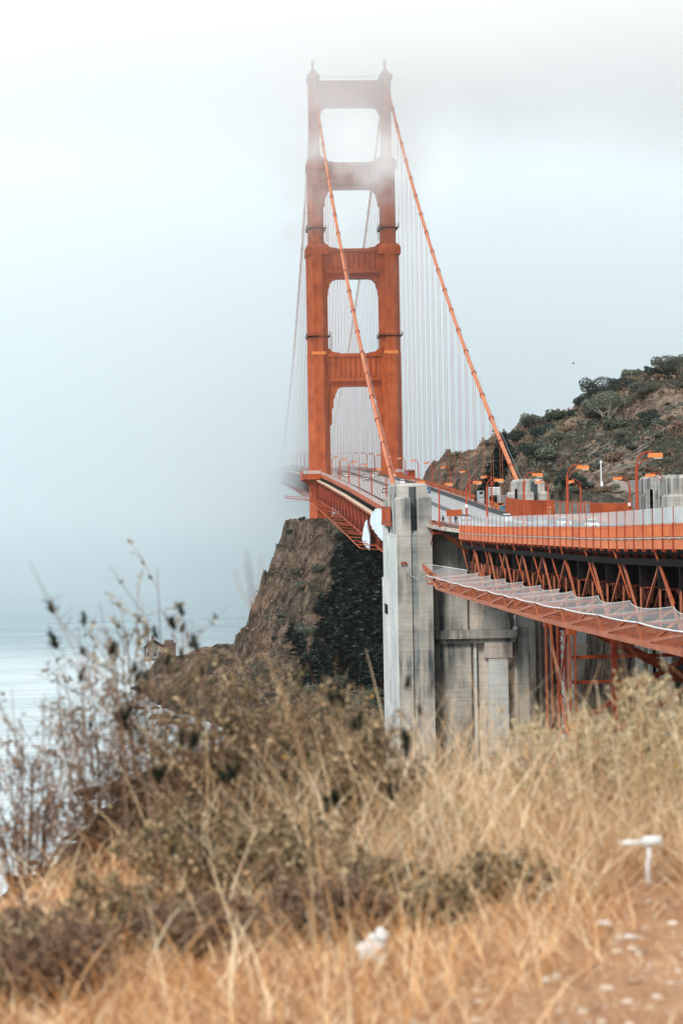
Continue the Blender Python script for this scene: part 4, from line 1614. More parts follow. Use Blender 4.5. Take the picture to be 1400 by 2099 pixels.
def make_truck(x, y, label, bodymat, group=None, L=5.5, H=2.6):
    z = R(y)
    t = thing('truck', label, 'truck', (x, y, z), group)
    loft(MB(), [(y - L / 2, .9, z + .5, z + 1.3), (y - L / 2 + .2, 1.0, z + .4, z + 2.0), (y - L / 2 + 1.5, 1.0, z + .4, z + 2.2)])
    m = MB()
    m2 = loft(m, [(-L / 2, .9, .5, 1.3), (-L / 2 + .2, 1.0, .4, 1.9), (-L / 2 + .7, 1.0, .4, 2.2), (-L / 2 + 1.6, 1.0, .4, 2.2)])
    m2.v = [(a + x, b + y, c + z) for a, b, c in m2.v]
    m2.build('cab', M['car_white'], t)
    MB().box(x - 1.05, x + 1.05, y - L / 2 + 1.7, y + L / 2, z + .7, z + H).build('cargo_box', bodymat, t)
    MB().box(x - .95, x + .95, y - L / 2 + .05, y - L / 2 + .3, z + 1.35, z + 1.9).build('windscreen', M['glass'], t)
    for sx in (-.85, .85):
        for sy in (-L / 2 + .9, L / 2 - 1):
            MB().tube([(x + sx - .15, y + sy, z + .42), (x + sx + .15, y + sy, z + .42)], .42, 10).build('wheel', M['tyre'], t)
    return t


make_truck(57.9, 562, 'white truck with an orange box just behind the blue car', M['truck_orange'], L=6, H=2.9)

# works compound on the far walkway
def crate(x, y, w, d, h, mat, label, cat, z0=0, name='equipment_box'):
    z = R(y) + .03 + z0
    t = thing(name, label, cat, (x, y, z))
    MB().box(x - w / 2, x + w / 2, y - d / 2, y + d / 2, z + .12, z + h).build('casing', mat, t)
    m = MB()
    for sx in (-1, 1):
        for sy in (-1, 1):
            m.box(x + sx * w * .4 - .06, x + sx * w * .4 + .06, y + sy * d * .4 - .06, y + sy * d * .4 + .06, z, z + .13)
    m.build('feet', M['dark_and_shade'], t)
    m = MB()
    for k in range(3):
        zz = z + .3 + (h - .5) * k / 2
        m.box(x - w / 2 - .025, x + w / 2 + .025, y - d / 2 - .03, y - d / 2, zz, zz + .07)
    m.box(x - w * .3, x + w * .3, y - d / 2 - .02, y - d / 2 + .02, z + h * .75, z + h * .9)
    m.build('rib', M['dark_and_shade'], t)
    return t


crate(63.2, 440, 1.8, 3.2, 2.0, M['truck_orange'], 'orange compressor with white hood in the works compound', 'compressor')
crate(63.2, 432, 1.8, 3.0, 1.6, M['teal'], 'teal and white machine beside the red crates', 'machine')
crate(63.4, 425.5, 1.6, 1.8, 2.0, M['red'], 'left red storage crate on the far walkway', 'crate', name='crate')
crate(63.4, 422.4, 1.6, 1.8, 1.9, M['red'], 'right red storage crate on the far walkway', 'crate', name='crate')
crate(66.2, 690, 2.2, 3.2, 3.0, M['teal'], 'turquoise cabin standing by the far tower leg', 'cabin', name='cabin')
crate(66.4, 678, 2.6, 3.0, 3.2, M['orange_dk'], 'rust orange cabin beside the turquoise one', 'cabin', name='cabin')
crate(63.0, 470, 1.5, 2.2, 3.6, M['steelgrey'], 'tall grey cabinet at the end of the far railing', 'cabinet', name='cabinet')
# white scaffold platforms
for (x, y, hh, lab) in ((64.6, 458, 5.0, 'white scaffold frame with slatted panels by the pine tree'), (65.0, 444, 3.6, 'grey wire work cage beside the white scaffold')):
    z = R(y)
    t = thing('scaffold', lab, 'scaffold', (x, y, z))
    for sx in (-1.4, 1.4):
        for sy in (-1, 1):
            MB().box(x + sx - .05, x + sx + .05, y + sy - .05, y + sy + .05, z, z + hh).build('upright', M['white'], t)
    for k in range(5):
        zz = z + hh - .25 - k * .42
        MB().box(x - 1.4, x + 1.4, y - 1.05, y - .95, zz, zz + .17).build('slat', M['white'] if y > 450 else M['steelgrey'], t)
    MB().box(x - 1.4, x + 1.4, y - 1, y + 1, z + hh - 2.2, z + hh - 2.1).build('platform', M['steelgrey'], t)
# notice board with lines of small print
nbz = R(436)
sg = thing('notice_board', 'white square notice board with rows of dark writing on a post', 'sign', (62.4, 436, nbz))
p0 = ray_at(1010, 999, Y=436)
p1 = ray_at(1022, 1011.5, Y=436)
MB().box(p0.x, p1.x, 435.9, 436, p1.z, p0.z).build('panel', M['white'], sg)
m = MB()
for k in range(4):
    zz = p0.z - (p0.z - p1.z) * (.2 + .2 * k)
    x = p0.x + .1
    i = 0
    while x < p1.x - .15:
        wdt = .05 + .1 * ((i * 7 + k * 3) % 5) / 4
        m.box(x, min(x + wdt, p1.x - .1), 435.86, 435.899, zz - .06, zz + .06)
        x += wdt + .05
        i += 1
m.build('lettering', M['dark_and_shade'], sg)
MB().box((p0.x + p1.x) / 2 - .06, (p0.x + p1.x) / 2 + .06, 436.0, 436.1, nbz, p1.z + .3).build('post', M['dark_and_shade'], sg)
# orange double board on posts near the stair
sb = thing('sign_board', 'plain orange sign board on two posts above the walkway gap beside the near pylon', 'sign', (44.8, 372, R(372)))
a, b = ray_at(915, 1045, Y=370), ray_at(947, 1058, Y=370)
MB().box(a.x, a.x + (b.x - a.x) * .72, 369.9, 370, b.z, a.z).build('panel', M['orange'], sb)
MB().box(a.x + (b.x - a.x) * .74, b.x, 369.9, 370, b.z + .2, a.z + .05).build('panel', M['orange'], sb)
for t_ in (.28, .72):
    x = a.x + (b.x - a.x) * t_
    MB().box(x - .06, x + .06, 370.0, 370.1, R(370), a.z).build('post', M['orange_dk'], sb)
# diamond warning sign under the small lamp at the wall
ds = thing('warning_sign', 'pale diamond shaped warning sign with a small plate under it by the ribbed wall', 'sign', (64.2, 368, R(368)))
c_ = ray_at(1125, 1040, Y=368)
MB().prism([(c_.x - .42, c_.z), (c_.x, c_.z - .42), (c_.x + .42, c_.z), (c_.x, c_.z + .42)], 'y', 367.9, 367.95).build('diamond_plate', M['lens'], ds)
MB().box(c_.x - .3, c_.x + .3, 367.9, 367.95, c_.z - 1.25, c_.z - .5).build('lower_plate', M['lens'], ds)
MB().box(c_.x - .05, c_.x + .05, 367.96, 368.05, R(368), c_.z).build('post', M['dark_and_shade'], ds)
m = MB()
m.prism([(c_.x - .18, c_.z), (c_.x, c_.z - .18), (c_.x + .18, c_.z), (c_.x, c_.z + .18)], 'y', 367.86, 367.899)
m.build('symbol', M['dark_and_shade'], ds)
# small white boxes on lamp posts
for (px, py, Y, lab) in ((956, 1037, 314, 'small white notice wrapped on a lamp post behind the fence'), (1290, 1034, 293, 'small white plate on the lamp post before the ribbed wall')):
    c_ = ray_at(px, py, Y=Y - .25)
    tag(MB().box(c_.x - .2, c_.x + .2, Y - .28, Y - .24, c_.z - .25, c_.z + .25).build('notice_plate', M['white']), lab, 'notice')

# ------------------------------------------------------------------ people on the walkway
def person(px, Y, label, lean, shirt):
    base = ray_at(px, 1062, Y=Y)
    x, z = base.x, R(Y) + .02
    j = [(0, 0, .95), (0, -.02, 1.2), (0, lean * .2, 1.42), (0, lean * .25, 1.52), (0, lean * .3, 1.66), (0, lean * .3, 1.76),
         (-.1, 0, .88), (-.12, -.03, .48), (-.12, .02, .06), (-.12, -.14, .03), (.1, 0, .88), (.12, -.10, .48), (.12, .1, .06), (.12, -.05, .03),
         (-.2, lean * .2, 1.40), (-.27, lean * .1, 1.14), (-.24, lean * .5, .92), (.2, lean * .2, 1.40), (.27, lean * .1, 1.14), (.24, lean * .5, .92)]
    e = [(0, 1), (1, 2), (2, 3), (3, 4), (4, 5), (0, 6), (6, 7), (7, 8), (8, 9), (0, 10), (10, 11), (11, 12), (12, 13), (2, 14), (14, 15), (15, 16), (2, 17), (17, 18), (18, 19)]
    r = [.15, .14, .15, .06, .10, .08, .1, .07, .05, .04, .1, .07, .05, .04, .07, .05, .035, .07, .05, .035]
    me = bpy.data.meshes.new('person')
    me.from_pydata(j, e, [])
    me.materials.append(shirt)
    o = bpy.data.objects.new('person', me)
    col.objects.link(o)
    o.location = (x, Y, z)
    sk = o.modifiers.new('skin', 'SKIN')
    for i, rr in enumerate(r):
        me.skin_vertices[0].data[i].radius = (rr, rr)
    me.skin_vertices[0].data[0].use_root = True
    o.modifiers.new('sub', 'SUBSURF').levels = 1
    o.modifiers['sub'].render_levels = 1
    tag(o, label, 'person', 'people on the near walkway')
    ORG[o.name] = Vector((x, Y, z))
    h = MB()
    h.tube([(0, lean * .3, 1.62), (0, lean * .3 + .02, 1.70), (0, lean * .3 + .02, 1.78), (0, lean * .3 + .02, 1.83)], [.09, .125, .12, .05], 8)
    h.v = [(a + x, b + Y, c + z) for a, b, c in h.v]
    h.build('hair', M['dark_and_shade'], o, smooth=True)
    return o


person(908, 371.2, 'person in dark clothing nearest the near pylon behind the rail', -.1, M['clothdark'])
person(921, 371.8, 'person in a tan top standing between the two dark figures', -.2, M['skin'])
person(934, 371.0, 'person in dark clothing leaning below the orange sign board', .3, M['clothdark'])

# ------------------------------------------------------------------ signal station on the spit
def house():
    x0, x1, y0, y1, zb = -30.2, -23.2, 729, 737, 6.4
    t = thing('signal_station', 'pale gabled station house with small bell turret on the rocky point', 'house', (-27, 733, zb))
    m = MB().box(x0, x1, y0, y1, zb, 11.3)
    m.prism([(x0, 11.3), (x1, 11.3), (-26.9, 13.6)], 'y', y0, y1)
    m.build('wall', M['concrete'], t)
    m = MB()
    m.prism([(x0 - .4, 11.1), (-26.9, 13.75), (-26.9, 14.05), (x0 - .4, 11.4)], 'y', y0 - .4, y1 + .4)
    m.prism([(-26.9, 13.75), (x1 + .4, 11.1), (x1 + .4, 11.4), (-26.9, 14.05)], 'y', y0 - .4, y1 + .4)
    m.build('roof', M['dark_and_shade'], t)
    tr = MB().box(-27.6, -26.6, 731, 732.5, 13.4, 15.2).frustum(-27.8, -26.4, 730.8, 732.7, 15.2, -27.15, -27.05, 731.7, 731.8, 16.2).build('bell_turret', M['brick'], t)
    for x in (-26.3, -24.4, -28.8):
        f = MB().box(x - .5, x + .5, y0 - .06, y0 + .02, 8.0, 9.7).build('window', M['glass'], t)
        MB().box(x - .62, x + .62, y0 - .12, y0 - .04, 7.8, 8.0).build('sill', M['white'], f)
    return t


house()
t = thing('brick_tower', 'squat dark brick tower building with stepped parapet beside the station house', 'brick building', (-20.6, 733, 6.4))
MB().box(-23.0, -18.6, 729.5, 736.5, 6.2, 12.6).build('wall', M['brick'], t)
MB().box(-22.7, -19.3, 730, 736, 12.6, 13.9).box(-23.2, -18.4, 729.3, 736.7, 12.2, 12.6).build('parapet', M['brick'], t)
MB().box(-21.8, -20.9, 729.42, 729.52, 8.2, 10.2).build('window', M['glass'], t)
MB().box(-20.3, -19.5, 729.42, 729.52, 8.2, 10.2).build('window', M['glass'], t)
m = MB()
ptl = [(-18.6, 7.4), (-12, 7.6), (-8, 6.0), (-4.5, 5.2)]
for (a, za), (b, zb) in zip(ptl[:-1], ptl[1:]):
    m.beam((a, 730, za), (b, 730, zb), .8, 1.4)
tag(m.build('sea_wall', M['brick']), 'low reddish masonry wall running from the brick tower towards the cliff', 'sea wall')


# ------------------------------------------------------------------ rocks at the waterline
def rock(x, y, z, s, label, group='rocks along the waterline'):
    m = MB()
    n, k = 8, 5
    v = []
    for i in range(k + 1):
        ph = math.pi * i / k
        for j in range(n):
            th = 2 * math.pi * j / n
            r = 1 + rnd.uniform(-.25, .25)
            v.append((x + s * r * math.sin(ph) * math.cos(th) * 1.3, y + s * r * math.sin(ph) * math.sin(th), z + s * .6 * r * math.cos(ph)))
    f = [(i * n + j, (i + 1) * n + j, (i + 1) * n + (j + 1) % n, i * n + (j + 1) % n) for i in range(k) for j in range(n)]
    m.add(v, f)
    return tag(m.build('rock', M['terrain']), label, 'rock', group)


for i in range(26):
    Y = rnd.choice([rnd.uniform(580, 640), rnd.uniform(535, 600), rnd.uniform(330, 470), rnd.uniform(640, 735)])
    cx_ = float(np.interp(Y, [327, 380, 440, 466, 500, 545, 590, 625, 660, 700, 722], [-38, -33, -28.5, -25, -14, -8, -18, -25, -27, -30, -31]))
    rock(cx_ + rnd.uniform(-5, 3), Y, rnd.uniform(-.1, .5), rnd.uniform(.6, 2.0), 'dark wave washed rock in the shallow water below the spit')


# ------------------------------------------------------------------ plants: shared crown meshes
def leaf_cloud(lumps, n, size, mat, flat=0.0, name='crown', seed=1, stretch=1.6):
    r = np.random.RandomState(seed)
    v, f = [], []
    tot = sum(l[3] * l[4] for l in lumps)
    P = []
    for (x, y, z, a, b) in lumps:
        k = int(n * (a * b) / tot)
        d = r.normal(size=(k, 3))
        d /= np.linalg.norm(d, axis=1)[:, None]
        rad = r.uniform(.45, 1, size=(k, 1)) ** .45
        p = d * rad * np.array([a, a, b]) + np.array([x, y, z])
        P.append(np.concatenate([p, d], 1))
    P = np.concatenate(P)
    k = len(P)
    nrm = P[:, 3:] + r.normal(size=(k, 3)) * .7
    if flat: nrm = nrm * (1 - flat) + np.array([0, 0, 1.0]) * flat * 2
    nrm /= np.linalg.norm(nrm, axis=1)[:, None]
    t = np.cross(nrm, r.normal(size=(k, 3)))
    t /= np.linalg.norm(t, axis=1)[:, None]
    u = np.cross(nrm, t)
    s = size * r.uniform(.5, 1.3, size=(k, 1))
    c = P[:, :3]
    V = np.stack([c - t * s * stretch, c - u * s * .6, c + t * s * stretch, c + u * s * .6], 1).reshape(-1, 3)
    me = bpy.data.meshes.new(name)
    idx = np.arange(k * 4).reshape(-1, 4)
    me.from_pydata(V.tolist(), [], idx.tolist())
    me.materials.append(mat)
    return me


def bush_lumps(seed, w=1.0, h=.8, n=7):
    r = random.Random(seed)
    L = [(0, 0, h * .45, w * .6, h * .5)]
    for i in range(n):
        a = 2 * math.pi * i / n + r.uniform(-.3, .3)
        d = r.uniform(.3, .62) * w
        s = r.uniform(.25, .45)
        L.append((d * math.cos(a), d * math.sin(a), r.uniform(.25, .8) * h, s * w, s * h * .9))
    return L


stem_me = MB()
for k in range(5):
    a = k * 1.26
    stem_me.tube([(0, 0, -.25), (.12 * math.cos(a), .12 * math.sin(a), .15), (.35 * math.cos(a), .35 * math.sin(a), .45)], [.05, .035, .02], 5)
stem_me = stem_me.mesh('stem', M['bark'])
BV = []
for i, (mt, nm) in enumerate((('leaf_dark', 'dark green'), ('leaf_mid', 'mid green'), ('leaf_grey', 'grey green'), ('leaf_brown', 'dry brown'), ('leaf_dark', 'dark green'), ('leaf_mid', 'mid green'))):
    BV.append((leaf_cloud(bush_lumps(20 + i), 900, .075, M[mt], seed=30 + i, name='foliage'), nm))


def bush(x, y, s, vi, label=None, group=None, hs=1.0, z=None):
    me, nm = BV[vi]
    z = gz(x, y) if z is None else z
    if label is None:
        size = 'small' if s < 1.4 else ('medium' if s < 2.4 else 'large')
        if group == 'shrubs on the cliff':
            up = 'at the foot of' if z < 18 else ('low on' if z < 30 else ('halfway up' if z < 44 else 'near the top of'))
            side = 'the open seaward cliff face' if x < 22 else ('the cliff beside the conifers' if x < 38 else 'the shaded gully under the deck')
            label = '%s %s shrub %s %s' % (size, nm, up, side)
        else:
            up = 'low on the hill' if z < 74 else ('lower slope' if z < 81 else ('halfway up the hill' if z < 88 else ('upper slope' if z < 95 else 'near the skyline')))
            px = 455 + 3969 * x / y
            side = 'near the cable end' if px < 1090 else ('left of the pale limbed tree' if px < 1190 else ('around the pale limbed tree' if px < 1290 else 'towards the right edge'))
            label = '%s %s shrub, %s, %s' % (size, nm, up, side)
    t = thing('shrub', label, 'shrub', (x, y, z - .05 * s), group or 'shrubs on the far hillside')
    t.rotation_euler = (0, 0, rnd.uniform(0, 6.28))
    t.scale = (s, s, s * hs)
    for nm2, m_ in (('foliage', me), ('stem', stem_me)):
        o = bpy.data.objects.new(nm2, m_)
        o.parent = t
        col.objects.link(o)
    return t


# hillside shrubs
cnt = 0
tries = 0
while cnt < 200 and tries < 6000:
    tries += 1
    Y = rnd.uniform(400, 528)
    X = rnd.uniform(70, 132)
    zz = gz(X, Y)
    if zz < 63: continue
    dens = vnoise(np.array([X / 14.0]), np.array([Y / 14.0]))[0]
    if rnd.random() > .15 + dens: continue
    s = rnd.choice([rnd.uniform(.8, 1.6), rnd.uniform(1.4, 2.8), rnd.uniform(2.4, 4.2)])
    bush(X, Y, s, rnd.choice([0, 0, 1, 1, 2, 3, 4, 5]))
    cnt += 1
for _ in range(60):
    X, Y = rnd.uniform(72, 92), rnd.uniform(580, 655)
    if gz(X, Y) > 60 and _ % 2: bush(X, Y, rnd.uniform(1.2, 2.6), rnd.choice([1, 2, 3, 5]), '%s scrub bush on the small far ridge left of the conifers' % rnd.choice(['dusty green', 'olive', 'brownish', 'grey green']))
# cliff shrubs
cnt = 0
tries = 0
while cnt < 70 and tries < 3000:
    tries += 1
    Y = rnd.uniform(480, 695)
    X = rnd.uniform(6, 60)
    zz = gz(X, Y)
    if zz < 3 or zz > 62: continue
    s = rnd.uniform(.8, 2.6) * (1.3 if X > 30 else .8)
    bush(X, Y, s, rnd.choice([0, 4, 0, 1, 5, 2, 3]), None, 'shrubs on the cliff', 1)
    cnt += 1

tries = 0
cnt = 0
while cnt < 60 and tries < 1500:
    tries += 1
    Y = rnd.uniform(500, 660)
    X = rnd.uniform(14, 42) if cnt % 2 else rnd.uniform(28, 58)
    zz = gz(X, Y)
    if zz < 5 or zz > 58: continue
    bush(X, Y, rnd.uniform(1.8, 3.8), rnd.choice([1, 5, 2, 1, 4]), None, 'shrubs on the cliff', rnd.uniform(.8, 1.3))
    cnt += 1

# particular shrubs and trees on the hill
def gnarled(x, y, s, label, mat, nlimb=7, bare=True):
    z = gz(x, y)
    t = thing('tree', label, 'tree', (x, y, z))
    r = random.Random(int(x * 10))
    m = MB()
    tips = []
    for k in range(nlimb):
        a = 2 * math.pi * k / nlimb + r.uniform(-.3, .3)
        l = s * r.uniform(.7, 1.0)
        e = (x + l * math.cos(a) * .9, y + l * math.sin(a) * .6, z + l * r.uniform(.3, .85))
        mid = (x + l * math.cos(a) * .35, y + l * math.sin(a) * .25, z + l * .3)
        m.tube([(x, y, z - .6), mid, e], [.06 * s, .04 * s, .015 * s], 6)
        tips.append(e)
        for q in range(3):
            m.tube([mid, (mid[0] + r.uniform(-.5, .5) * s * .8, mid[1] + r.uniform(-.3, .3) * s, mid[2] + r.uniform(.0, .4) * s)], [.022 * s, .008 * s], 5)
    m.build('trunk', M['palewood' if bare else 'bark'], t, smooth=True)
    L = [(e[0] - x, e[1] - y, e[2] - z + .15 * s, s * r.uniform(.3, .45), s * r.uniform(.2, .3)) for e in tips]
    L.append((0, .3 * s, s * .75, s * .6, s * .35))
    me = leaf_cloud(L, 3200, .05 * s ** .5 * 1.6, mat, seed=int(x * 7) % 1000)
    o = bpy.data.objects.new('crown', me)
    o.parent = t
    col.objects.link(o)
    return t


def on_hill(px, py):
    """first terrain point along a line of sight"""
    d = F_ + R_ * (px - 700) / FPX - U_ * (py - 1049.5) / FPX
    yy = np.arange(395, 720, .5)
    X = EYE[0] + d[0] / d[1] * yy
    Z = EYE[2] + d[2] / d[1] * yy
    g = height(X, yy)
    i = np.argmax(g >= Z)
    return (X[i], yy[i]) if (g >= Z).any() else None


def hill_or(px, py, Y=500):
    q = on_hill(px, py)
    if q is None:
        p = ray_at(px, py, Y=Y)
        return (p.x, Y)
    return q


p = hill_or(1245, 862)
gnarled(p[0], p[1], 6.5, 'spreading grey green tree with bare pale limbs in the middle of the hill', M['leaf_grey'])
p = hill_or(1238, 805)
gnarled(p[0], p[1], 5.8, 'dense dark tree just above the pale limbed one near the skyline', M['leaf_dark'], bare=False)
p = hill_or(1205, 842)
gnarled(p[0], p[1], 4.0, 'dark rounded tree left of the pale limbed tree', M['leaf_dark'], bare=False)
p = hill_or(1100, 945)
gnarled(p[0], p[1], 3.2, 'compact dark green tree low on the hill behind the street lamps', M['leaf_dark'], bare=False)
p = hill_or(1372, 768)
gnarled(p[0], p[1], 4.6, 'broad green tree high on the hill by the right edge', M['leaf_mid'], bare=False)
p = hill_or(1320, 815)
gnarled(p[0], p[1], 3.6, 'bushy green tree between the skyline and the right edge', M['leaf_mid'], bare=False)
for px, py, s, lab in ((1173, 806, 1.9, 'small wind bent bush on the skyline left of the dark tree'), (1137, 832, 1.9, 'low dark bush on the skyline lower down the hill'),
                       (1056, 895, 2.6, 'dark bush on the skyline next to the orange cable'), (1330, 745, 1.5, 'thin scrubby bush on the skyline near the right edge')):
    q = hill_or(px, py + 8)
    bush(q[0], q[1], s, 0, lab, None, 1.2)
for px, py in ((1285, 985), (1262, 1003), (1335, 968), (1208, 1000), (1150, 985), (1180, 1010), (1240, 1020), (1310, 1025)):
    q = on_hill(px, py)
    if q: bush(q[0], q[1], rnd.uniform(1.5, 2.6), rnd.choice([2, 3, 5]), hs=.8)
# bleached brushwood lying on the slope
m = MB()
r = random.Random(5)
for i in range(150):
    q = on_hill(r.uniform(1190, 1330), r.uniform(915, 975))
    if not q: continue
    z = gz(*q)
    a = r.uniform(-.6, 1.2)
    l = r.uniform(.8, 2.6)
    m.tube([(q[0], q[1] - .4, z + .1), (q[0] + l * math.cos(a), q[1] - .6, z + .5 + l * abs(math.sin(a)) * .6)], [.06, .02], 4)
tag(m.build('brushwood', M['palewood']), 'tangle of bleached dead branches lying across the lower hillside', 'brushwood', kind='stuff')
# ground scrub as one mass
V, Fq = [], []
r = np.random.RandomState(9)
k = 26000
Xs, Yz = r.uniform(68, 150, k), r.uniform(398, 540, k)
X2, Y2 = r.uniform(-10, 64, 22000), r.uniform(470, 700, 22000)
X3, Y3 = r.uniform(74, 100, 5000), r.uniform(585, 660, 5000)
Xs, Yz = np.concatenate([Xs, X2, X3]), np.concatenate([Yz, Y2, Y3])
Z = height(Xs, Yz)
kp = (Z > 2.5) & (vnoise(Xs / 7, Yz / 7) + r.uniform(-.25, .25, len(Xs)) > .42)
Xs, Yz, Z = Xs[kp], Yz[kp], Z[kp]
k = len(Xs)
a = r.uniform(0, 6.28, k)
s = r.uniform(.12, .5, k)
hgt = r.uniform(.15, .65, k)
dx, dy = np.cos(a) * s, np.sin(a) * s
V = np.stack([np.stack([Xs - dx, Yz - dy, Z - .05], 1), np.stack([Xs + dx, Yz + dy, Z - .05], 1), np.stack([Xs + dx * .7 + r.normal(size=k) * .2, Yz + dy * .7 - .15, Z + hgt], 1), np.stack([Xs - dx * .7 + r.normal(size=k) * .2, Yz - dy * .7 - .15, Z + hgt * .8], 1)], 1).reshape(-1, 3)
me = bpy.data.meshes.new('scrub')
me.from_pydata(V.tolist(), [], np.arange(k * 4).reshape(-1, 4).tolist())
me.materials.append(M['leaf_brown'])
o = bpy.data.objects.new('scrub', me)
col.objects.link(o)
tag(o, 'short dry grass and scrub covering the hillsides and the cliff', 'scrub', kind='stuff')


# the green part of the scrub: low leafy mounds
r = np.random.RandomState(19)
nc = 2600
cx2 = np.concatenate([r.uniform(70, 140, nc), r.uniform(8, 62, 900)])
cy2 = np.concatenate([r.uniform(400, 535, nc), r.uniform(500, 690, 900)])
cz2 = height(cx2, cy2)
kp = (cz2 > 4) & (vnoise(cx2 / 11 + 5, cy2 / 11) + r.uniform(-.3, .3, len(cx2)) > .5)
cx2, cy2, cz2 = cx2[kp], cy2[kp], cz2[kp]
m_per = 34
k = len(cx2) * m_per
rad = np.repeat(r.uniform(.35, 1.3, len(cx2)), m_per)
d = r.normal(size=(k, 3))
d /= np.linalg.norm(d, axis=1)[:, None]
d[:, 2] = abs(d[:, 2])
P = np.stack([np.repeat(cx2, m_per), np.repeat(cy2, m_per), np.repeat(cz2, m_per) - .1], 1) + d * rad[:, None] * np.array([1.2, 1.2, .75])
t1 = np.cross(d, r.normal(size=(k, 3)))
t1 /= np.linalg.norm(t1, axis=1)[:, None]
t2 = np.cross(d, t1)
s = (rad * r.uniform(.12, .3, k))[:, None]
V = np.stack([P - t1 * s * 1.4, P - t2 * s * .7, P + t1 * s * 1.4, P + t2 * s * .7], 1).reshape(-1, 3)
me = bpy.data.meshes.new('green_scrub')
me.from_pydata(V.tolist(), [], np.arange(k * 4).reshape(-1, 4).tolist())
me.materials.append(M['leaf_mid'])
o = bpy.data.objects.new('green_scrub', me)
col.objects.link(o)
tag(o, 'low grey green scrub mounds spread over the hill and cliff', 'scrub', kind='stuff')


# layered conifers
def conifer_mesh(seed, h=10, tiers=15, w=3.0, dens=230):
    r = np.random.RandomState(seed)
    v, f = [], []
    for t in range(tiers):
        u = t / (tiers - 1)
        z = h * (.12 + .86 * u)
        rad = w * (1 - u) ** .75 * r.uniform(.75, 1.1) + .3
        nb = 6 if t < tiers - 2 else 4
        for b in range(nb):
            a = r.uniform(0, 6.28)
            for i in range(int(dens / nb * (1.2 - u))):
                d = rad * r.uniform(.15, 1) ** .7
                sp = .12 + .22 * d / rad
                x = d * math.cos(a) + r.normal() * sp
                y = d * math.sin(a) + r.normal() * sp
                zz = z + .12 * d + r.normal() * .2 - .03 * d * d
                s = r.uniform(.16, .46)
                aa = a + r.normal() * .6
                tx, ty = math.cos(aa) * s * 1.3, math.sin(aa) * s * 1.3
                nx, ny = -math.sin(aa) * s * .45, math.cos(aa) * s * .45
                n0 = len(v)
                v += [(x - tx, y - ty, zz), (x + nx, y + ny, zz + .5 * s), (x + tx, y + ty, zz + .1 * r.normal()), (x - nx, y - ny, zz - .5 * s)]
                f.append((n0, n0 + 1, n0 + 2, n0 + 3))
    me = bpy.data.meshes.new('crown')
    me.from_pydata(v, [], f)
    me.materials.append(M['needle'])
    return me


trunk_me = MB().tube([(0, 0, -1), (.05, 0, 4), (0, .1, 9.6)], [.28, .18, .04], 7).mesh('trunk', M['bark'])
CM = [conifer_mesh(s) for s in (1, 2, 3, 4)]


def conifer(x, y, s, i, label, group='dark conifers on the cliff', z=None, wid=1.0):
    z = gz(x, y) if z is None else z
    t = thing('conifer_tree', label, 'tree', (x, y, z), group)
    t.rotation_euler = (0, 0, rnd.uniform(0, 6.28))
    t.scale = (s * wid, s * wid, s)
    for nm, me in (('crown', CM[i % 4]), ('trunk', trunk_me)):
        o = bpy.data.objects.new(nm, me)
        o.parent = t
        col.objects.link(o)
    return t


def on_land(px, py, y0=420, y1=712):
    d = F_ + R_ * (px - 700) / FPX - U_ * (py - 1049.5) / FPX
    yy = np.arange(y0, y1, .5)
    X = EYE[0] + d[0] / d[1] * yy
    Z = EYE[2] + d[2] / d[1] * yy
    g = height(X, yy)
    return (X[np.argmax(g >= Z)], yy[np.argmax(g >= Z)]) if (g >= Z).any() else None


for i, (px, py, s) in enumerate(((715, 1130, .7), (735, 1160, .9), (700, 1185, .8), (752, 1200, 1.0), (722, 1235, 1.0), (690, 1250, .9), (745, 1270, 1.1), (772, 1240, 1.1), (700, 1300, 1.0), (730, 1330, 1.1), (765, 1330, 1.0),
                                 (775, 1160, .9), (672, 1290, .8), (615, 1330, .65), (600, 1300, .5), (640, 1395, .8), (668, 1372, .7), (650, 1350, .7), (684, 1330, .9), (625, 1375, .6), (660, 1240, .55), (695, 1150, .6), (775, 1400, 1.0), (740, 1400, .9), (770, 1290, 1.2), (757, 1140, .8), (780, 1200, 1.0), (708, 1350, .8), (728, 1140, .8), (736, 1215, 1.0), (765, 1215, 1.1), (718, 1270, 1.0), (755, 1250, 1.1), (735, 1290, 1.0), (750, 1365, .9), (785, 1260, 1.1), (784, 1320, 1.1))):
    q = on_land(px, py + 20)
    if q: conifer(q[0], q[1], s * 1.25, i, '%s dark conifer %s %s' % ('small' if s < .85 else ('middling' if s < 1.05 else 'big'), 'high in the gully under the truss' if py < 1190 else ('midway down the gully' if py < 1300 else 'at the bottom of the gully'), 'on its left edge' if px < 712 else ('in the middle' if px < 760 else 'against the pylon')), wid=1.3)
q = hill_or(1018, 1000, 480)
for (px, s, w_, lab) in ((1012, 1.05, 1.3, 'tall dark conifer with tiered branches against the sky beside the orange cable'), (1036, 1.15, 1.2, 'dark conifer right of the tallest one, partly behind the cable'), (1000, .8, 1.3, 'shorter dark conifer at the left of the group by the cable')):
    x = ray_at(px, 1000, Y=478).x
    conifer(x, 478, s, int(px), lab, 'conifers beside the cable', z=max(gz(x, 478), 64.0), wid=w_)

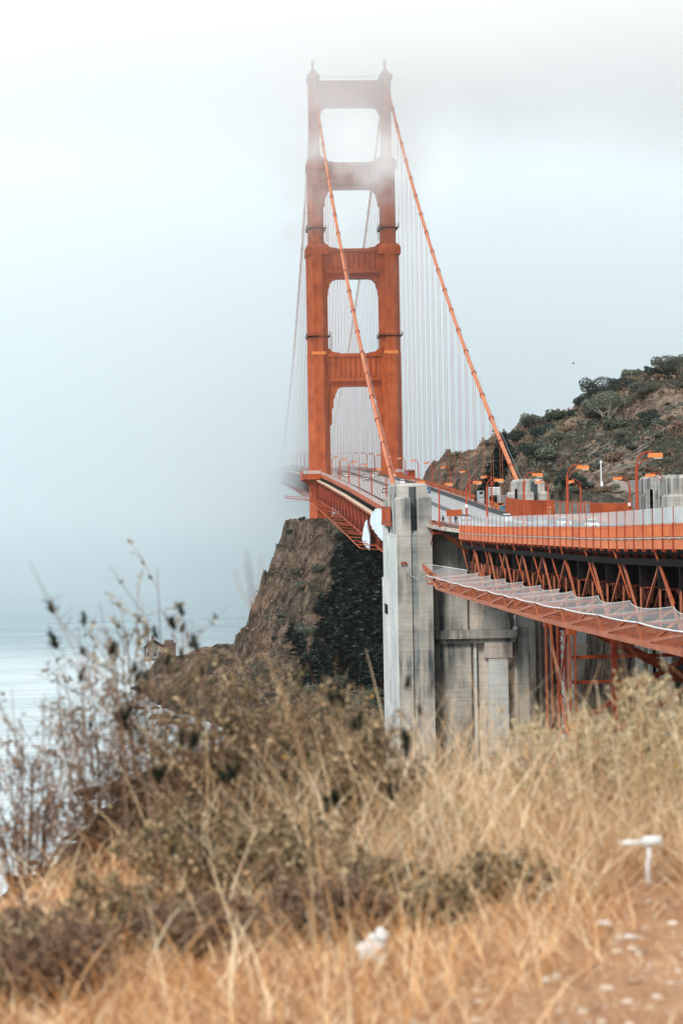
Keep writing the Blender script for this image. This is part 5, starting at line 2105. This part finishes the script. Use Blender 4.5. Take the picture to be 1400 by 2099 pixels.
# ------------------------------------------------------------------ small things on the hill
q = on_hill(1233, 1016) or (84, 420)
z = gz(*q)
t = thing('utility_pole', 'slender white utility pole at the foot of the hill', 'pole', (q[0], q[1], z))
MB().tube([(q[0], q[1], z - .5), (q[0], q[1], z + 5.9)], .13, 8).build('shaft', M['white'], t)
MB().tube([(q[0], q[1], z + 5.7), (q[0], q[1], z + 6.3)], .25, 8).box(q[0] - .22, q[0] + .3, q[1] - .3, q[1] - .12, z + .6, z + 1.9).build('fitting', M['white'], t)
fw = thing('wooden_fence', 'weathered wooden fence with arched top at the foot of the hill', 'fence', (86, q[1], z))
n = 30
for k in range(n):
    px = 1238 + 47 * k / (n - 1)
    x = ray_at(px, 1010, Y=q[1] + 1).x
    zz = gz(x, q[1] + 1)
    top = ray_at(px, 1000 - 15 * math.sin(math.pi * min(1, (k + 3) / (n + 1)) * .62 + .1), Y=q[1] + 1).z
    MB().box(x - .085, x + .085, q[1] + .95, q[1] + 1.0, zz - .3, max(top, zz + 1.2)).build('plank', M['palewood'], fw)
fc = thing('chain_fence', 'grey chain link fence with steel posts beside the wooden fence', 'fence', (92, q[1], z))
xs_f = [ray_at(px, 1010, Y=q[1] - 6).x for px in (1287, 1303, 1313, 1323, 1337)]
for x in xs_f:
    zz = gz(x, q[1] - 6)
    MB().box(x - .06, x + .06, q[1] - 6.06, q[1] - 5.94, zz - .3, zz + 3.2).build('post', M['steelgrey'], fc)
zz = gz(xs_f[2], q[1] - 6)
MB().box(xs_f[0], xs_f[-1], q[1] - 6.01, q[1] - 5.99, zz - .5, zz + 3.0).build('mesh', M['chain_mesh'], fc)
MB().beam((xs_f[0], q[1] - 6, zz + 3.0), (xs_f[-1], q[1] - 6, zz + 3.0), .07).beam((xs_f[1], q[1] - 6, zz + 3.0), (xs_f[2], q[1] - 6, zz), .07).build('rail', M['steelgrey'], fc)
# bird
b = ray_at(1175, 745, Y=300)
m = MB()
m.tube([(b.x - .22, b.y, b.z), (b.x - .05, b.y, b.z + .03), (b.x + .12, b.y, b.z + .01), (b.x + .25, b.y, b.z + .03)], [.01, .07, .05, .012], 8)
m.add([(b.x - .08, b.y, b.z + .04), (b.x + .1, b.y, b.z + .04), (b.x + .06, b.y - .6, b.z + .2), (b.x - .02, b.y - .3, b.z + .2)], [(0, 1, 2, 3)])
m.add([(b.x - .08, b.y, b.z + .04), (b.x + .1, b.y, b.z + .04), (b.x + .16, b.y + .6, b.z + .12), (b.x + .02, b.y + .3, b.z + .2)], [(3, 2, 1, 0)])
tag(m.build('bird', M['dark_and_shade']), 'small dark bird flying in the sky above the hill', 'bird')

# ------------------------------------------------------------------ foreground: dry grass, shrubs, odds and ends
r = np.random.RandomState(21)


def blades(name, n, xr, yr, lr, wr, mat, lean=.5, zf=nzh, maskf=None, curl=.5, seed=3):
    """many curved tapering blades as one mesh"""
    r = np.random.RandomState(seed)
    x = r.uniform(*xr, n)
    y = r.uniform(*yr, n)
    if maskf is not None:
        k = maskf(x, y, r) & ~((np.abs(x - 1.64) < .17) & (y < 7.6) & (y > 6.4))
        x, y = x[k], y[k]
    n = len(x)
    z = near_h(x, y) - .02
    L = r.uniform(*lr, n) * r.uniform(.6, 1, n)
    w = r.uniform(*wr, n)
    a = r.uniform(0, 2 * np.pi, n)
    tl = r.uniform(.05, lean, n)
    S = 4
    P = []
    dirx, diry = np.cos(a), np.sin(a)
    px, py, pz = x.copy(), y.copy(), z.copy()
    ang = tl.copy()
    cu = r.uniform(.1, curl, n)
    pts = [(px.copy(), py.copy(), pz.copy())]
    for s in range(S):
        ang = ang + cu / S * 2
        px = px + dirx * np.sin(ang) * L / S
        py = py + diry * np.sin(ang) * L / S
        pz = pz + np.cos(ang) * L / S
        pts.append((px.copy(), py.copy(), pz.copy()))
    b = r.uniform(0, np.pi, n)
    sx, sy = np.cos(b), np.sin(b) * .5
    V = []
    for i, (qx, qy, qz) in enumerate(pts):
        ww = w * (1 - .8 * i / S)
        V.append(np.stack([qx - sx * ww, qy - sy * ww, qz], 1))
        V.append(np.stack([qx + sx * ww, qy + sy * ww, qz], 1))
    V = np.stack(V, 1).reshape(-1, 3)
    m_ = (S + 1) * 2
    base = (np.arange(n) * m_)[:, None]
    f = np.concatenate([base + np.array([[2 * i, 2 * i + 1, 2 * i + 3, 2 * i + 2]]) for i in range(S)], 1).reshape(-1, 4)
    me = bpy.data.meshes.new(name)
    me.vertices.add(len(V))
    me.vertices.foreach_set('co', V.ravel())
    me.loops.add(f.size)
    me.loops.foreach_set('vertex_index', f.ravel())
    me.polygons.add(len(f))
    me.polygons.foreach_set('loop_start', np.arange(0, f.size, 4))
    me.update(calc_edges=True)
    me.materials.append(mat)
    o = bpy.data.objects.new(name, me)
    col.objects.link(o)
    return o


def path_edge(y):
    # bare soil to the right of this line
    return np.interp(y, [4, 5.8, 6.1, 6.6, 7.1, 7.5, 7.8, 8.2], [.5, .72, 1.02, 1.3, 1.62, 2.1, 2.6, 3.4])


def mask_grass(x, y, r):
    return (x < path_edge(y) + r.normal(size=len(x)) * .09) & ((x > .25 * (7 - y) - .1) | (y < 6.35) | (r.uniform(size=len(x)) < .85))


g1 = blades('dry_grass', 20000, (-2.2, 2.7), (5.2, 9.9), (.12, .55), (.0014, .0042), M['straw'], .9, maskf=mask_grass, curl=1.0)
tag(g1, 'short straw coloured dry grass tangled over the viewpoint edge', 'grass', kind='stuff')


def mask_right(x, y, r):
    return (x < path_edge(y) - .1) & (x > .15 + .3 * r.normal(size=len(x)))


g2 = blades('tall_grass', 10500, (-.3, 3.0), (7.2, 10.2), (.35, 1.05), (.0014, .0042), M['straw_pale'], .75, maskf=mask_right, curl=.9, seed=8)
tag(g2, 'tall pale grass stalks leaning over the slope in front of the viaduct', 'grass', kind='stuff')
g3 = blades('short_grass', 10000, (-2.4, 2.6), (4.9, 7.4), (.06, .30), (.0012, .0036), M['straw'], 1.0, maskf=mask_grass, curl=1.2, seed=12)
tag(g3, 'low golden grass along the bottom edge beside the path', 'grass', kind='stuff')
g4 = blades('straw_litter', 14000, (.2, 3.0), (5.0, 8.6), (.03, .14), (.0015, .004), M['straw_pale'], 1.55, curl=.5, seed=15)
tag(g4, 'broken straw scattered over the reddish path', 'straw', kind='stuff')


def fore_bush(x, y, h, w, seed, leafmat, label, n_st=16, buds=0, twig='twig', leafn=1400, leafs=.008, sparse=.5, yellow=0):
    r = random.Random(seed)
    z = nzh(x, y)
    t = thing('coastal_shrub', label, 'shrub', (x, y, z), None)
    m = MB()
    ends = []
    allp = []
    for k in range(n_st):
        a = r.uniform(0, 6.28)
        d = w * math.sqrt(r.random())
        hh = h * (1 - .45 * (d / w) ** 2) * r.uniform(.75, 1.05)
        e = Vector((x + d * math.cos(a), y + .7 * d * math.sin(a), z + hh))
        b = Vector((x + .15 * d * math.cos(a), y + .1 * d * math.sin(a), z - .03))
        c = b.lerp(e, .5) + Vector((r.uniform(-1, 1), r.uniform(-1, 1), r.uniform(-.4, .4))) * w * .18
        pts = [b, b.lerp(c, .55) + Vector((r.uniform(-1, 1), 0, 0)) * .02, c, c.lerp(e, .6) + Vector((r.uniform(-1, 1), r.uniform(-1, 1), 0)) * .02, e]
        m.tube(pts, [.0055, .0045, .0034, .0024, .0012], 4, caps=False)
        ends.append(e)
        for q in range(7):
            u = r.uniform(.25, .95)
            i = min(3, int(u * 4))
            s0 = pts[i].lerp(pts[i + 1], u * 4 - i)
            s1 = s0 + Vector((r.uniform(-1, 1), r.uniform(-1, 1), r.uniform(.1, 1.2))).normalized() * r.uniform(.05, .17) * h / .7
            sm = s0.lerp(s1, .5) + Vector((r.uniform(-1, 1), r.uniform(-1, 1), r.uniform(-1, 1))) * .012
            m.tube([s0, sm, s1], [.0022, .0018, .001], 3, caps=False)
            allp.append((s0, s1))
            if r.random() < .4: ends.append(s1)
            for qq in range(2):
                v_ = sm.lerp(s1, r.random())
                s2 = v_ + Vector((r.uniform(-1, 1), r.uniform(-1, 1), r.uniform(-.1, 1))).normalized() * r.uniform(.02, .07)
                m.tube([v_, s2], [.0012, .0007], 3, caps=False)
                allp.append((v_, s2))
    m.build('stem', M[twig], t)
    # leaves along the twigs
    P, Q = [], []
    for i in range(leafn):
        a, b = r.choice(allp)
        u = r.random() ** .7
        p = a.lerp(b, u)
        P.append(p)
    P = np.array([tuple(p) for p in P]) + npr.normal(size=(len(P), 3)) * .008
    k = len(P)
    nn = npr.normal(size=(k, 3))
    nn /= np.linalg.norm(nn, axis=1)[:, None]
    tt = np.cross(nn, npr.normal(size=(k, 3)))
    tt /= np.linalg.norm(tt, axis=1)[:, None]
    uu = np.cross(nn, tt)
    s = leafs * npr.uniform(.6, 1.5, size=(k, 1))
    V = np.stack([P - tt * s * 1.5, P - uu * s * .6, P + tt * s * 1.5, P + uu * s * .6], 1).reshape(-1, 3) - np.array([x, y, z])
    me = bpy.data.meshes.new('foliage')
    me.from_pydata(V.tolist(), [], np.arange(k * 4).reshape(-1, 4).tolist())
    me.materials.append(M[leafmat])
    o = bpy.data.objects.new('foliage', me)
    o.parent = t
    col.objects.link(o)
    r.shuffle(ends)
    for e in ends[:buds]:
        seed_head(e, t, r, r.uniform(.016, .028))
    for e in ends[buds:buds + yellow]:
        flower(e, t, r)
    return t


def seed_head(e, t, r, s):
    """a dense dark tip: a bundle of small scale leaves round the stem end"""
    m = MB()
    d = Vector((r.uniform(-.4, .4), r.uniform(-.3, .3), 1)).normalized()
    m.tube([e - d * s * .9, e, e + d * s * r.uniform(.5, 1.3)], [.2 * s, .5 * s, .12 * s], 6)
    for k in range(44):
        p = e + d * r.uniform(-1.0, 1.1) * s
        q = Vector((r.uniform(-1, 1), r.uniform(-1, 1), r.uniform(-.3, .9))).normalized() * s * r.uniform(.6, 1.9)
        sd2 = q.cross(d).normalized() * s * .22
        m.add([p - sd2, p + sd2, p + q + sd2 * .3, p + q - sd2 * .3], [(0, 1, 2, 3)])
    m.build('seed_head', M['bud'], t)


def flower(e, t, r):
    m = MB()
    for k in range(9):
        a = 2 * math.pi * k / 9
        m.add([tuple(e), (e.x + .009 * math.cos(a - .25), e.y + .009 * math.sin(a - .25), e.z + .005), (e.x + .012 * math.cos(a), e.y + .012 * math.sin(a), e.z + .004), (e.x + .009 * math.cos(a + .25), e.y + .009 * math.sin(a + .25), e.z + .005)], [(0, 1, 2, 3)])
    m.tube([e - Vector((0, 0, .004)), e + Vector((0, 0, .004))], .005, 6)
    m.build('flower_head', M['yellow'], t)


def spot(px, Y):
    return ray_at(px, 1700, Y=Y).x


# (photo x, distance, height of the top, half width ...)
FB = [
    (60, 8.6, 1500, .36, 'twig', 'leaf_brown', 22, 0, 560, 'leafless reddish brown twiggy shrub at the far left over the water'),
    (190, 8.9, 1420, .30, 'twig', 'leaf_brown', 22, 5, 700, 'wiry brown shrub with a few dark seed heads in front of the pale water'),
    (330, 9.0, 1310, .36, 'twig', 'bushleaf', 26, 7, 1700, 'tall shrub tipped with dark seed heads below the station house'),
    (470, 8.6, 1430, .32, 'twig', 'bushleaf', 30, 3, 2300, 'dense olive brown shrub in front of the cliff foot'),
    (640, 8.9, 1420, .34, 'twig', 'bushleaf', 30, 4, 2500, 'broad brown green shrub below the cliff gully'),
    (770, 8.4, 1500, .28, 'twig', 'bushleaf', 24, 4, 1700, 'rounded shrub in front of the base of the near pylon'),
    (380, 7.6, 1650, .30, 'twig', 'bushleaf', 28, 3, 1900, 'low dark shrub on the slope left of centre'),
    (540, 7.5, 1640, .40, 'twig', 'bushleaf', 32, 4, 2400, 'low tangled olive shrub in the middle of the slope'),
    (90, 7.0, 1880, .28, 'twig', 'leaf_brown', 24, 0, 800, 'dark brown leafless bush in the lower left corner'),
    (900, 8.0, 1640, .28, 'straw_pale', 'palegreen', 18, 0, 700, 'thin straw coloured shrub in front of the concrete wall'),
    (1130, 8.8, 1420, .34, 'straw_pale', 'palegreen', 22, 0, 1200, 'sparse pale green shrub in front of the support tower'),
    (1290, 8.9, 1340, .36, 'straw_pale', 'palegreen', 24, 0, 1500, 'tall pale yellow green shrub at the right below the net'),
    (1400, 8.4, 1440, .30, 'straw_pale', 'palegreen', 20, 0, 1000, 'pale brushy shrub cut by the right edge'),
    (1010, 7.3, 1790, .26, 'twig', 'bushleaf', 22, 0, 1500, 'small dark green bush beside the path'),
    (880, 7.0, 1830, .22, 'twig', 'bushleaf', 18, 0, 1000, 'little green brown tuft left of the bush beside the path'),
    (20, 6.6, 1880, .22, 'twig', 'bushleaf', 26, 0, 1000, 'dark tangled bush filling the bottom left corner'),
    (230, 6.9, 1785, .28, 'twig', 'bushleaf', 30, 2, 1500, 'dark brown bush above the golden grass at the lower left'),
    (400, 6.7, 1840, .26, 'twig', 'leaf_brown', 30, 0, 1200, 'tangled leafless bush low in the left half'),
    (120, 6.4, 1870, .24, 'twig', 'leaf_brown', 26, 0, 800, 'bare reddish twigs low in the left corner'),
    (760, 7.3, 1730, .28, 'twig', 'bushleaf', 22, 0, 900, 'small olive bush below the near pylon foot'),
    (640, 6.9, 1800, .30, 'twig', 'leaf_brown', 22, 0, 1500, 'brown scraggy bush in the lower middle'),
]
for i, (px, Y, ytop, w, tw_, lf, ns, nbud, ln, lab) in enumerate(FB):
    x = spot(px, Y)
    z0 = nzh(x, Y)
    zt = ray_at(px, ytop, Y=Y).z
    h = max(.2, zt - z0)
    h *= 1.24 if px < 850 and Y > 8 else .96
    fore_bush(x, Y, h, w * 1.0, 100 + i, lf, lab, int(ns * 1.5), nbud, tw_, int(ln * 2.1), .0085, yellow=2 if lf == 'bushleaf' else (2 if lf == 'palegreen' else 0))

# the long single sprays that stand above the bushes
SP = [((330, 1560), (105, 1246), 8.4, 1, 'long spray with a dark bud leaning furthest left over the water'),
      ((360, 1500), (172, 1272), 8.6, 1, 'short spray ending in a small bud beside the long left one'),
      ((300, 1560), (112, 1318), 8.3, 1, 'low curved spray with a round dark bud at the left'),
      ((380, 1480), (232, 1330), 8.7, 1, 'upright spray with a thick dark bud left of the station house'),
      ((400, 1500), (318, 1300), 8.8, 1, 'upright spray with dark bud just left of the gabled house'),
      ((420, 1500), (354, 1280), 8.6, 1, 'spray with dark bud overlapping the station house'),
      ((440, 1500), (372, 1252), 8.5, 1, 'tallest spray with a dark bud right of the station house'),
      ((450, 1520), (400, 1322), 8.4, 1, 'spray with an oval dark bud right of the brick tower'),
      ((300, 1620), (60, 1150), 6.6, 0, 'faint bare twig standing tall against the water at the left'),
      ((250, 1500), (205, 1235), 7.2, 0, 'bare twig rising left of the seed heads'),
      ((560, 1480), (515, 1150), 4.6, 2, 'very blurred forked twig standing against the fog left of the cliff'),
      ((620, 1560), (540, 1330), 6.4, 0, 'pale bare stem leaning across the cliff face'),
      ((640, 1620), (560, 1350), 6.8, 0, 'second pale stem crossing below the cliff'),
      ((1330, 1600), (1270, 1320), 7.6, 0, 'pale stalk leaning left in front of the viaduct legs'),
      ((1100, 1620), (1030, 1340), 7.9, 0, 'pale stalk in front of the stepped concrete block'),
      ((920, 1600), (836, 1400), 8.0, 1, 'spray with two dark leaves in front of the near pylon foot'),
      ((330, 1640), (287, 1396), 8.2, 3, 'spray with a large dark leaf clump below the station house'),
      ((420, 1640), (382, 1505), 8.0, 3, 'dark leaf clump low down right of the water gap'),
      ((730, 1620), (690, 1436), 8.3, 3, 'dark leafy tip against the cliff foot left of the near pylon'),
      ((760, 1640), (735, 1470), 8.2, 3, 'second dark leafy tip close to the near pylon'),
      ((880, 1660), (838, 1528), 8.0, 3, 'dark oval leaf in front of the near pylon base'),
      ((850, 1700), (812, 1618), 7.8, 3, 'dark leaf pair low before the near pylon'),
      ((300, 1620), (250, 1476), 8.2, 3, 'dark leaf clump at the edge of the pale water'),
      ((500, 1720), (470, 1590), 7.8, 3, 'dark green tip in the middle of the olive shrubs'),
      ((360, 1720), (335, 1580), 7.9, 3, 'dark green tip left of the middle shrubs'),
      ((700, 1760), (680, 1650), 7.6, 3, 'dark green tip right of the middle shrubs'),
      ((980, 1620), (905, 1420), 7.6, 0, 'thin pale stalk in front of the concrete wall')]
for (bx, by), (tx, ty), Y, kind, lab in SP:
    b = ray_at(bx, by, Y=Y)
    e = ray_at(tx, ty, Y=Y - .2)
    g = Vector((b.x + (b.x - e.x) * .3, Y + .05, nzh(b.x, Y)))
    t = thing('plant_spray', lab, 'plant stem', tuple(g), None)
    rr = random.Random(int(tx))
    m = MB()
    c = b.lerp(e, .55) + Vector((rr.uniform(-.02, .02), 0, rr.uniform(-.01, .02)))
    rad = (.0026 if tx < 520 else .0017) if kind != 2 else .0013
    m.tube([g, b, c, e], [rad * 1.3, rad, rad * .7, rad * .45], 5)
    for k in range(9 if kind != 2 else 5):
        u = rr.uniform(.35, .95)
        s0 = b.lerp(e, u)
        s1 = s0 + Vector((rr.uniform(-1, 1), rr.uniform(-.5, .5), rr.uniform(.3, 1.3))).normalized() * rr.uniform(.03, .08)
        m.tube([s0, s1], [rad * .5, rad * .25], 4)
    if kind == 2:
        for dx, dz in ((-.045, .10), (-.015, .14), (.02, .13), (.05, .08)):
            s0 = c.lerp(e, .25)
            m.tube([s0, s0 + Vector((dx * .7, 0, dz * .5)), s0 + Vector((dx, 0, dz))], [.002, .0016, .001], 4)
    m.build('stem', M['twig'] if tx < 520 else M['straw_pale'], t)
    if kind == 3:
        for q in range(3):
            seed_head(e + Vector((rr.uniform(-.03, .03), 0, rr.uniform(-.04, .03))), t, rr, rr.uniform(.018, .032))
    if kind == 1:
        seed_head(e, t, rr, rr.uniform(.020, .030))
        seed_head(b.lerp(e, .72), t, rr, rr.uniform(.014, .022))
# orange flower on the upper left spray
fe = ray_at(296, 1272, Y=8.5)
t = thing('flower_stalk', 'thin stalk carrying a single orange yellow flower above the shrubs', 'flower', (fe.x, 8.5, fe.z - .3))
MB().tube([(fe.x + .03, 8.5, nzh(fe.x, 8.5)), (fe.x + .02, 8.5, fe.z - .1), tuple(fe)], [.0025, .002, .0012], 4).build('stem', M['twig'], t)
flower(fe, t, rnd)

# white pipe riser with its sleeve, at the path edge
p = ray_at(1330, 1850, Y=7.55)
zb = nzh(p.x, 7.55)
t = thing('pipe_riser', 'white T shaped plastic pipe standing at the edge of the dry grass', 'pipe', (p.x, 7.55, zb))
k = 7.55 / FPX
MB().tube([(p.x, 7.55, zb - .03), (p.x - .003, 7.55, zb + .08), (p.x + .004, 7.55, zb + .105), (p.x + .004, 7.55, zb + .16)], .0095, 10).build('riser', M['white'], t, smooth=True)
MB().tube([(p.x - .022, 7.55, zb + .168), (p.x + .0, 7.55, zb + .170), (p.x + .052, 7.55, zb + .175)], [.021, .022, .019], 12).build('tee', M['white'], t, smooth=True)
MB().tube([(p.x - .115, 7.55, zb + .170), (p.x - .09, 7.55, zb + .166), (p.x - .055, 7.55, zb + .166), (p.x - .02, 7.55, zb + .169)], [.006, .014, .012, .010], 10).build('branch', M['white'], t, smooth=True)
# white crumpled paper
p = ray_at(770, 1945, Y=6.55)
m = MB()
r2 = random.Random(3)
for (dx, dz, s) in ((-.035, -.01, .034), (0, .0, .036), (.022, .045, .03), (.012, -.035, .034), (.03, -.055, .018), (-.012, .03, .022)):
    v = []
    for i in range(6):
        ph = math.pi * i / 5
        for j in range(7):
            th = 2 * math.pi * j / 7
            rr = s * r2.uniform(.6, 1.15)
            v.append((p.x + dx + rr * math.sin(ph) * math.cos(th), p.y + rr * .7 * math.sin(ph) * math.sin(th), p.z + dz + rr * math.cos(ph)))
    m.add(v, [(i * 7 + j, (i + 1) * 7 + j, (i + 1) * 7 + (j + 1) % 7, i * 7 + (j + 1) % 7) for i in range(5) for j in range(7)])
tag(m.build('paper_scrap', M['white']), 'crumpled white paper caught in the dry grass at the bottom', 'litter')
for px, py, s, lab in ((1235, 1905, .022, 'small white scrap lying on the path near the pipe'), (1290, 1925, .016, 'flat pale scrap further right on the path')):
    q = ray_at(px, py, Z=65.58)
    z = nzh(q.x, q.y)
    m = MB().frustum(q.x - s * 1.5, q.x + s * 1.5, q.y - s, q.y + s, z, q.x - s, q.x + s, q.y - s * .6, q.y + s * .6, z + s * .5)
    tag(m.build('paper_scrap', M['white']), lab, 'litter')
# pebbles
m = MB()
r3 = random.Random(8)
for i in range(1500):
    x = r3.uniform(.3, 2.7)
    y = r3.uniform(5.0, 8.3)
    if x < float(path_edge(y)) - .25: continue
    s = r3.choice([.004, .005, .006, .008, .010, .013, .013, .02]) * r3.uniform(.7, 1.4)
    z = nzh(x, y)
    a = r3.uniform(0, 3)
    v = []
    for dz, k in ((-.4, .7), (.15, 1), (.6, .5)):
        for j in range(5):
            th = a + 2 * math.pi * j / 5
            v.append((x + s * k * math.cos(th) * 1.3, y + s * k * math.sin(th), z + s * dz))
    m.add(v, [(i_ * 5 + j, i_ * 5 + (j + 1) % 5, (i_ + 1) * 5 + (j + 1) % 5, (i_ + 1) * 5 + j) for i_ in range(2) for j in range(5)] + [(10, 11, 12, 13, 14)])
M['pebble'] = leaf_mat('pale_pebbles', (.30, .16, .09), (.52, .36, .25), (.85, .76, .64))
tag(m.build('pebbles', M['pebble']), 'pale pebbles strewn over the reddish footpath', 'pebbles', kind='stuff')

# ------------------------------------------------------------------ haze and fog
def vol_mat(name, dens, color=(.985, .997, 1.0), aniso=.0):
    m = bpy.data.materials.new(name)
    m.use_nodes = True
    nt = m.node_tree
    nt.nodes.remove(nt.nodes['Principled BSDF'])
    v = nt.nodes.new('ShaderNodeVolumePrincipled')
    v.inputs['Color'].default_value = (*color, 1)
    v.inputs['Density'].default_value = dens
    v.inputs['Anisotropy'].default_value = aniso
    nt.links.new(v.outputs[0], nt.nodes['Material Output'].inputs['Volume'])
    return m, nt, v


hm, _, _ = vol_mat('thin_air', .00002)
tag(MB().box(-700, 700, -300, 3200, -2, 400).build('haze', hm), 'thin even haze filling the air', 'haze', kind='stuff')

# fog bank rolling over the main span: even inside, ragged thin front
fm, _, _ = vol_mat('fog_body', .0060, (.955, .975, .983))
m = MB()
pr = [(800, 60), (880, 38), (965, 17), (1070, .5), (3100, .5), (3100, 380), (840, 380), (796, 170)]
m.prism(pr, 'x', -650, 650)
m.v = [(a, b, c) for a, b, c in m.v]
tag(m.build('fog_bank', fm), 'thick white sea fog swallowing the far end of the bridge and the bay', 'fog', kind='stuff')

cm, nt, v = vol_mat('cloud_wisps', .0, (1, 1, 1), -.38)
g = nt.nodes.new('ShaderNodeNewGeometry')
sp = nt.nodes.new('ShaderNodeSeparateXYZ')
nt.links.new(g.outputs['Position'], sp.inputs[0])
n1 = world_noise(nt, .028, 4, (1, .6, 1.15), .6)
hi = remap(nt, sp.outputs[2], 201, 222, 0, 1, True)          # the solid cloud base at the tower head
band = math_n(nt, 'MULTIPLY', remap(nt, sp.outputs[2], 162, 180, 0, 1, True), remap(nt, sp.outputs[2], 206, 190, 0, 1, True))
low = remap(nt, sp.outputs[2], 135, 165, 0, 1, True)
wis = math_n(nt, 'MULTIPLY', remap(nt, n1, .47, .66), math_n(nt, 'ADD', math_n(nt, 'MULTIPLY', band, .034), math_n(nt, 'MULTIPLY', low, .003)))
top = math_n(nt, 'MULTIPLY', math_n(nt, 'MULTIPLY', hi, remap(nt, n1, .2, .6, .6, 1.2)), .031)
# fade the cloud out towards the sides of its box
ax = math_n(nt, 'ABSOLUTE', math_n(nt, 'ADD', sp.outputs[0], -51))
ex = remap(nt, ax, 12, 38, 1, 0, True)
ex1 = remap(nt, ax, 16, 40, 1, 0, True)
ey = remap(nt, sp.outputs[1], 600, 690, 0, 1, True)
dn = math_n(nt, 'MULTIPLY', math_n(nt, 'ADD', math_n(nt, 'MULTIPLY', wis, ex1), math_n(nt, 'MULTIPLY', top, 0)), ey)
nt.links.new(dn, v.inputs['Density'])
# the level base of the cloud deck, reaching far to both sides
cm2, nt2, v2 = vol_mat('cloud_deck', .0, (1, 1, 1), -.42)
g2_ = nt2.nodes.new('ShaderNodeNewGeometry')
sp2_ = nt2.nodes.new('ShaderNodeSeparateXYZ')
nt2.links.new(g2_.outputs['Position'], sp2_.inputs[0])
nn = world_noise(nt2, .012, 3, (1, 1, 2), .5)
zz_ = math_n(nt2, 'ADD', sp2_.outputs[2], math_n(nt2, 'MULTIPLY', nn, 46))
hh = remap(nt2, zz_, 205, 292, 0, .034, True)
nt2.links.new(math_n(nt2, 'MULTIPLY', hh, remap(nt2, sp2_.outputs[1], 610, 690, 0, 1, True)), v2.inputs['Density'])
tag(MB().box(-420, 520, 605, 794, 156, 300).build('cloud_layer', cm2), 'level layer of pale cloud hiding the tower head', 'cloud', kind='stuff')
tag(MB().box(-60, 162, 600, 796, 130, 258).build('low_cloud', cm), 'drifting low cloud wrapped around the top of the tower', 'cloud', kind='stuff')
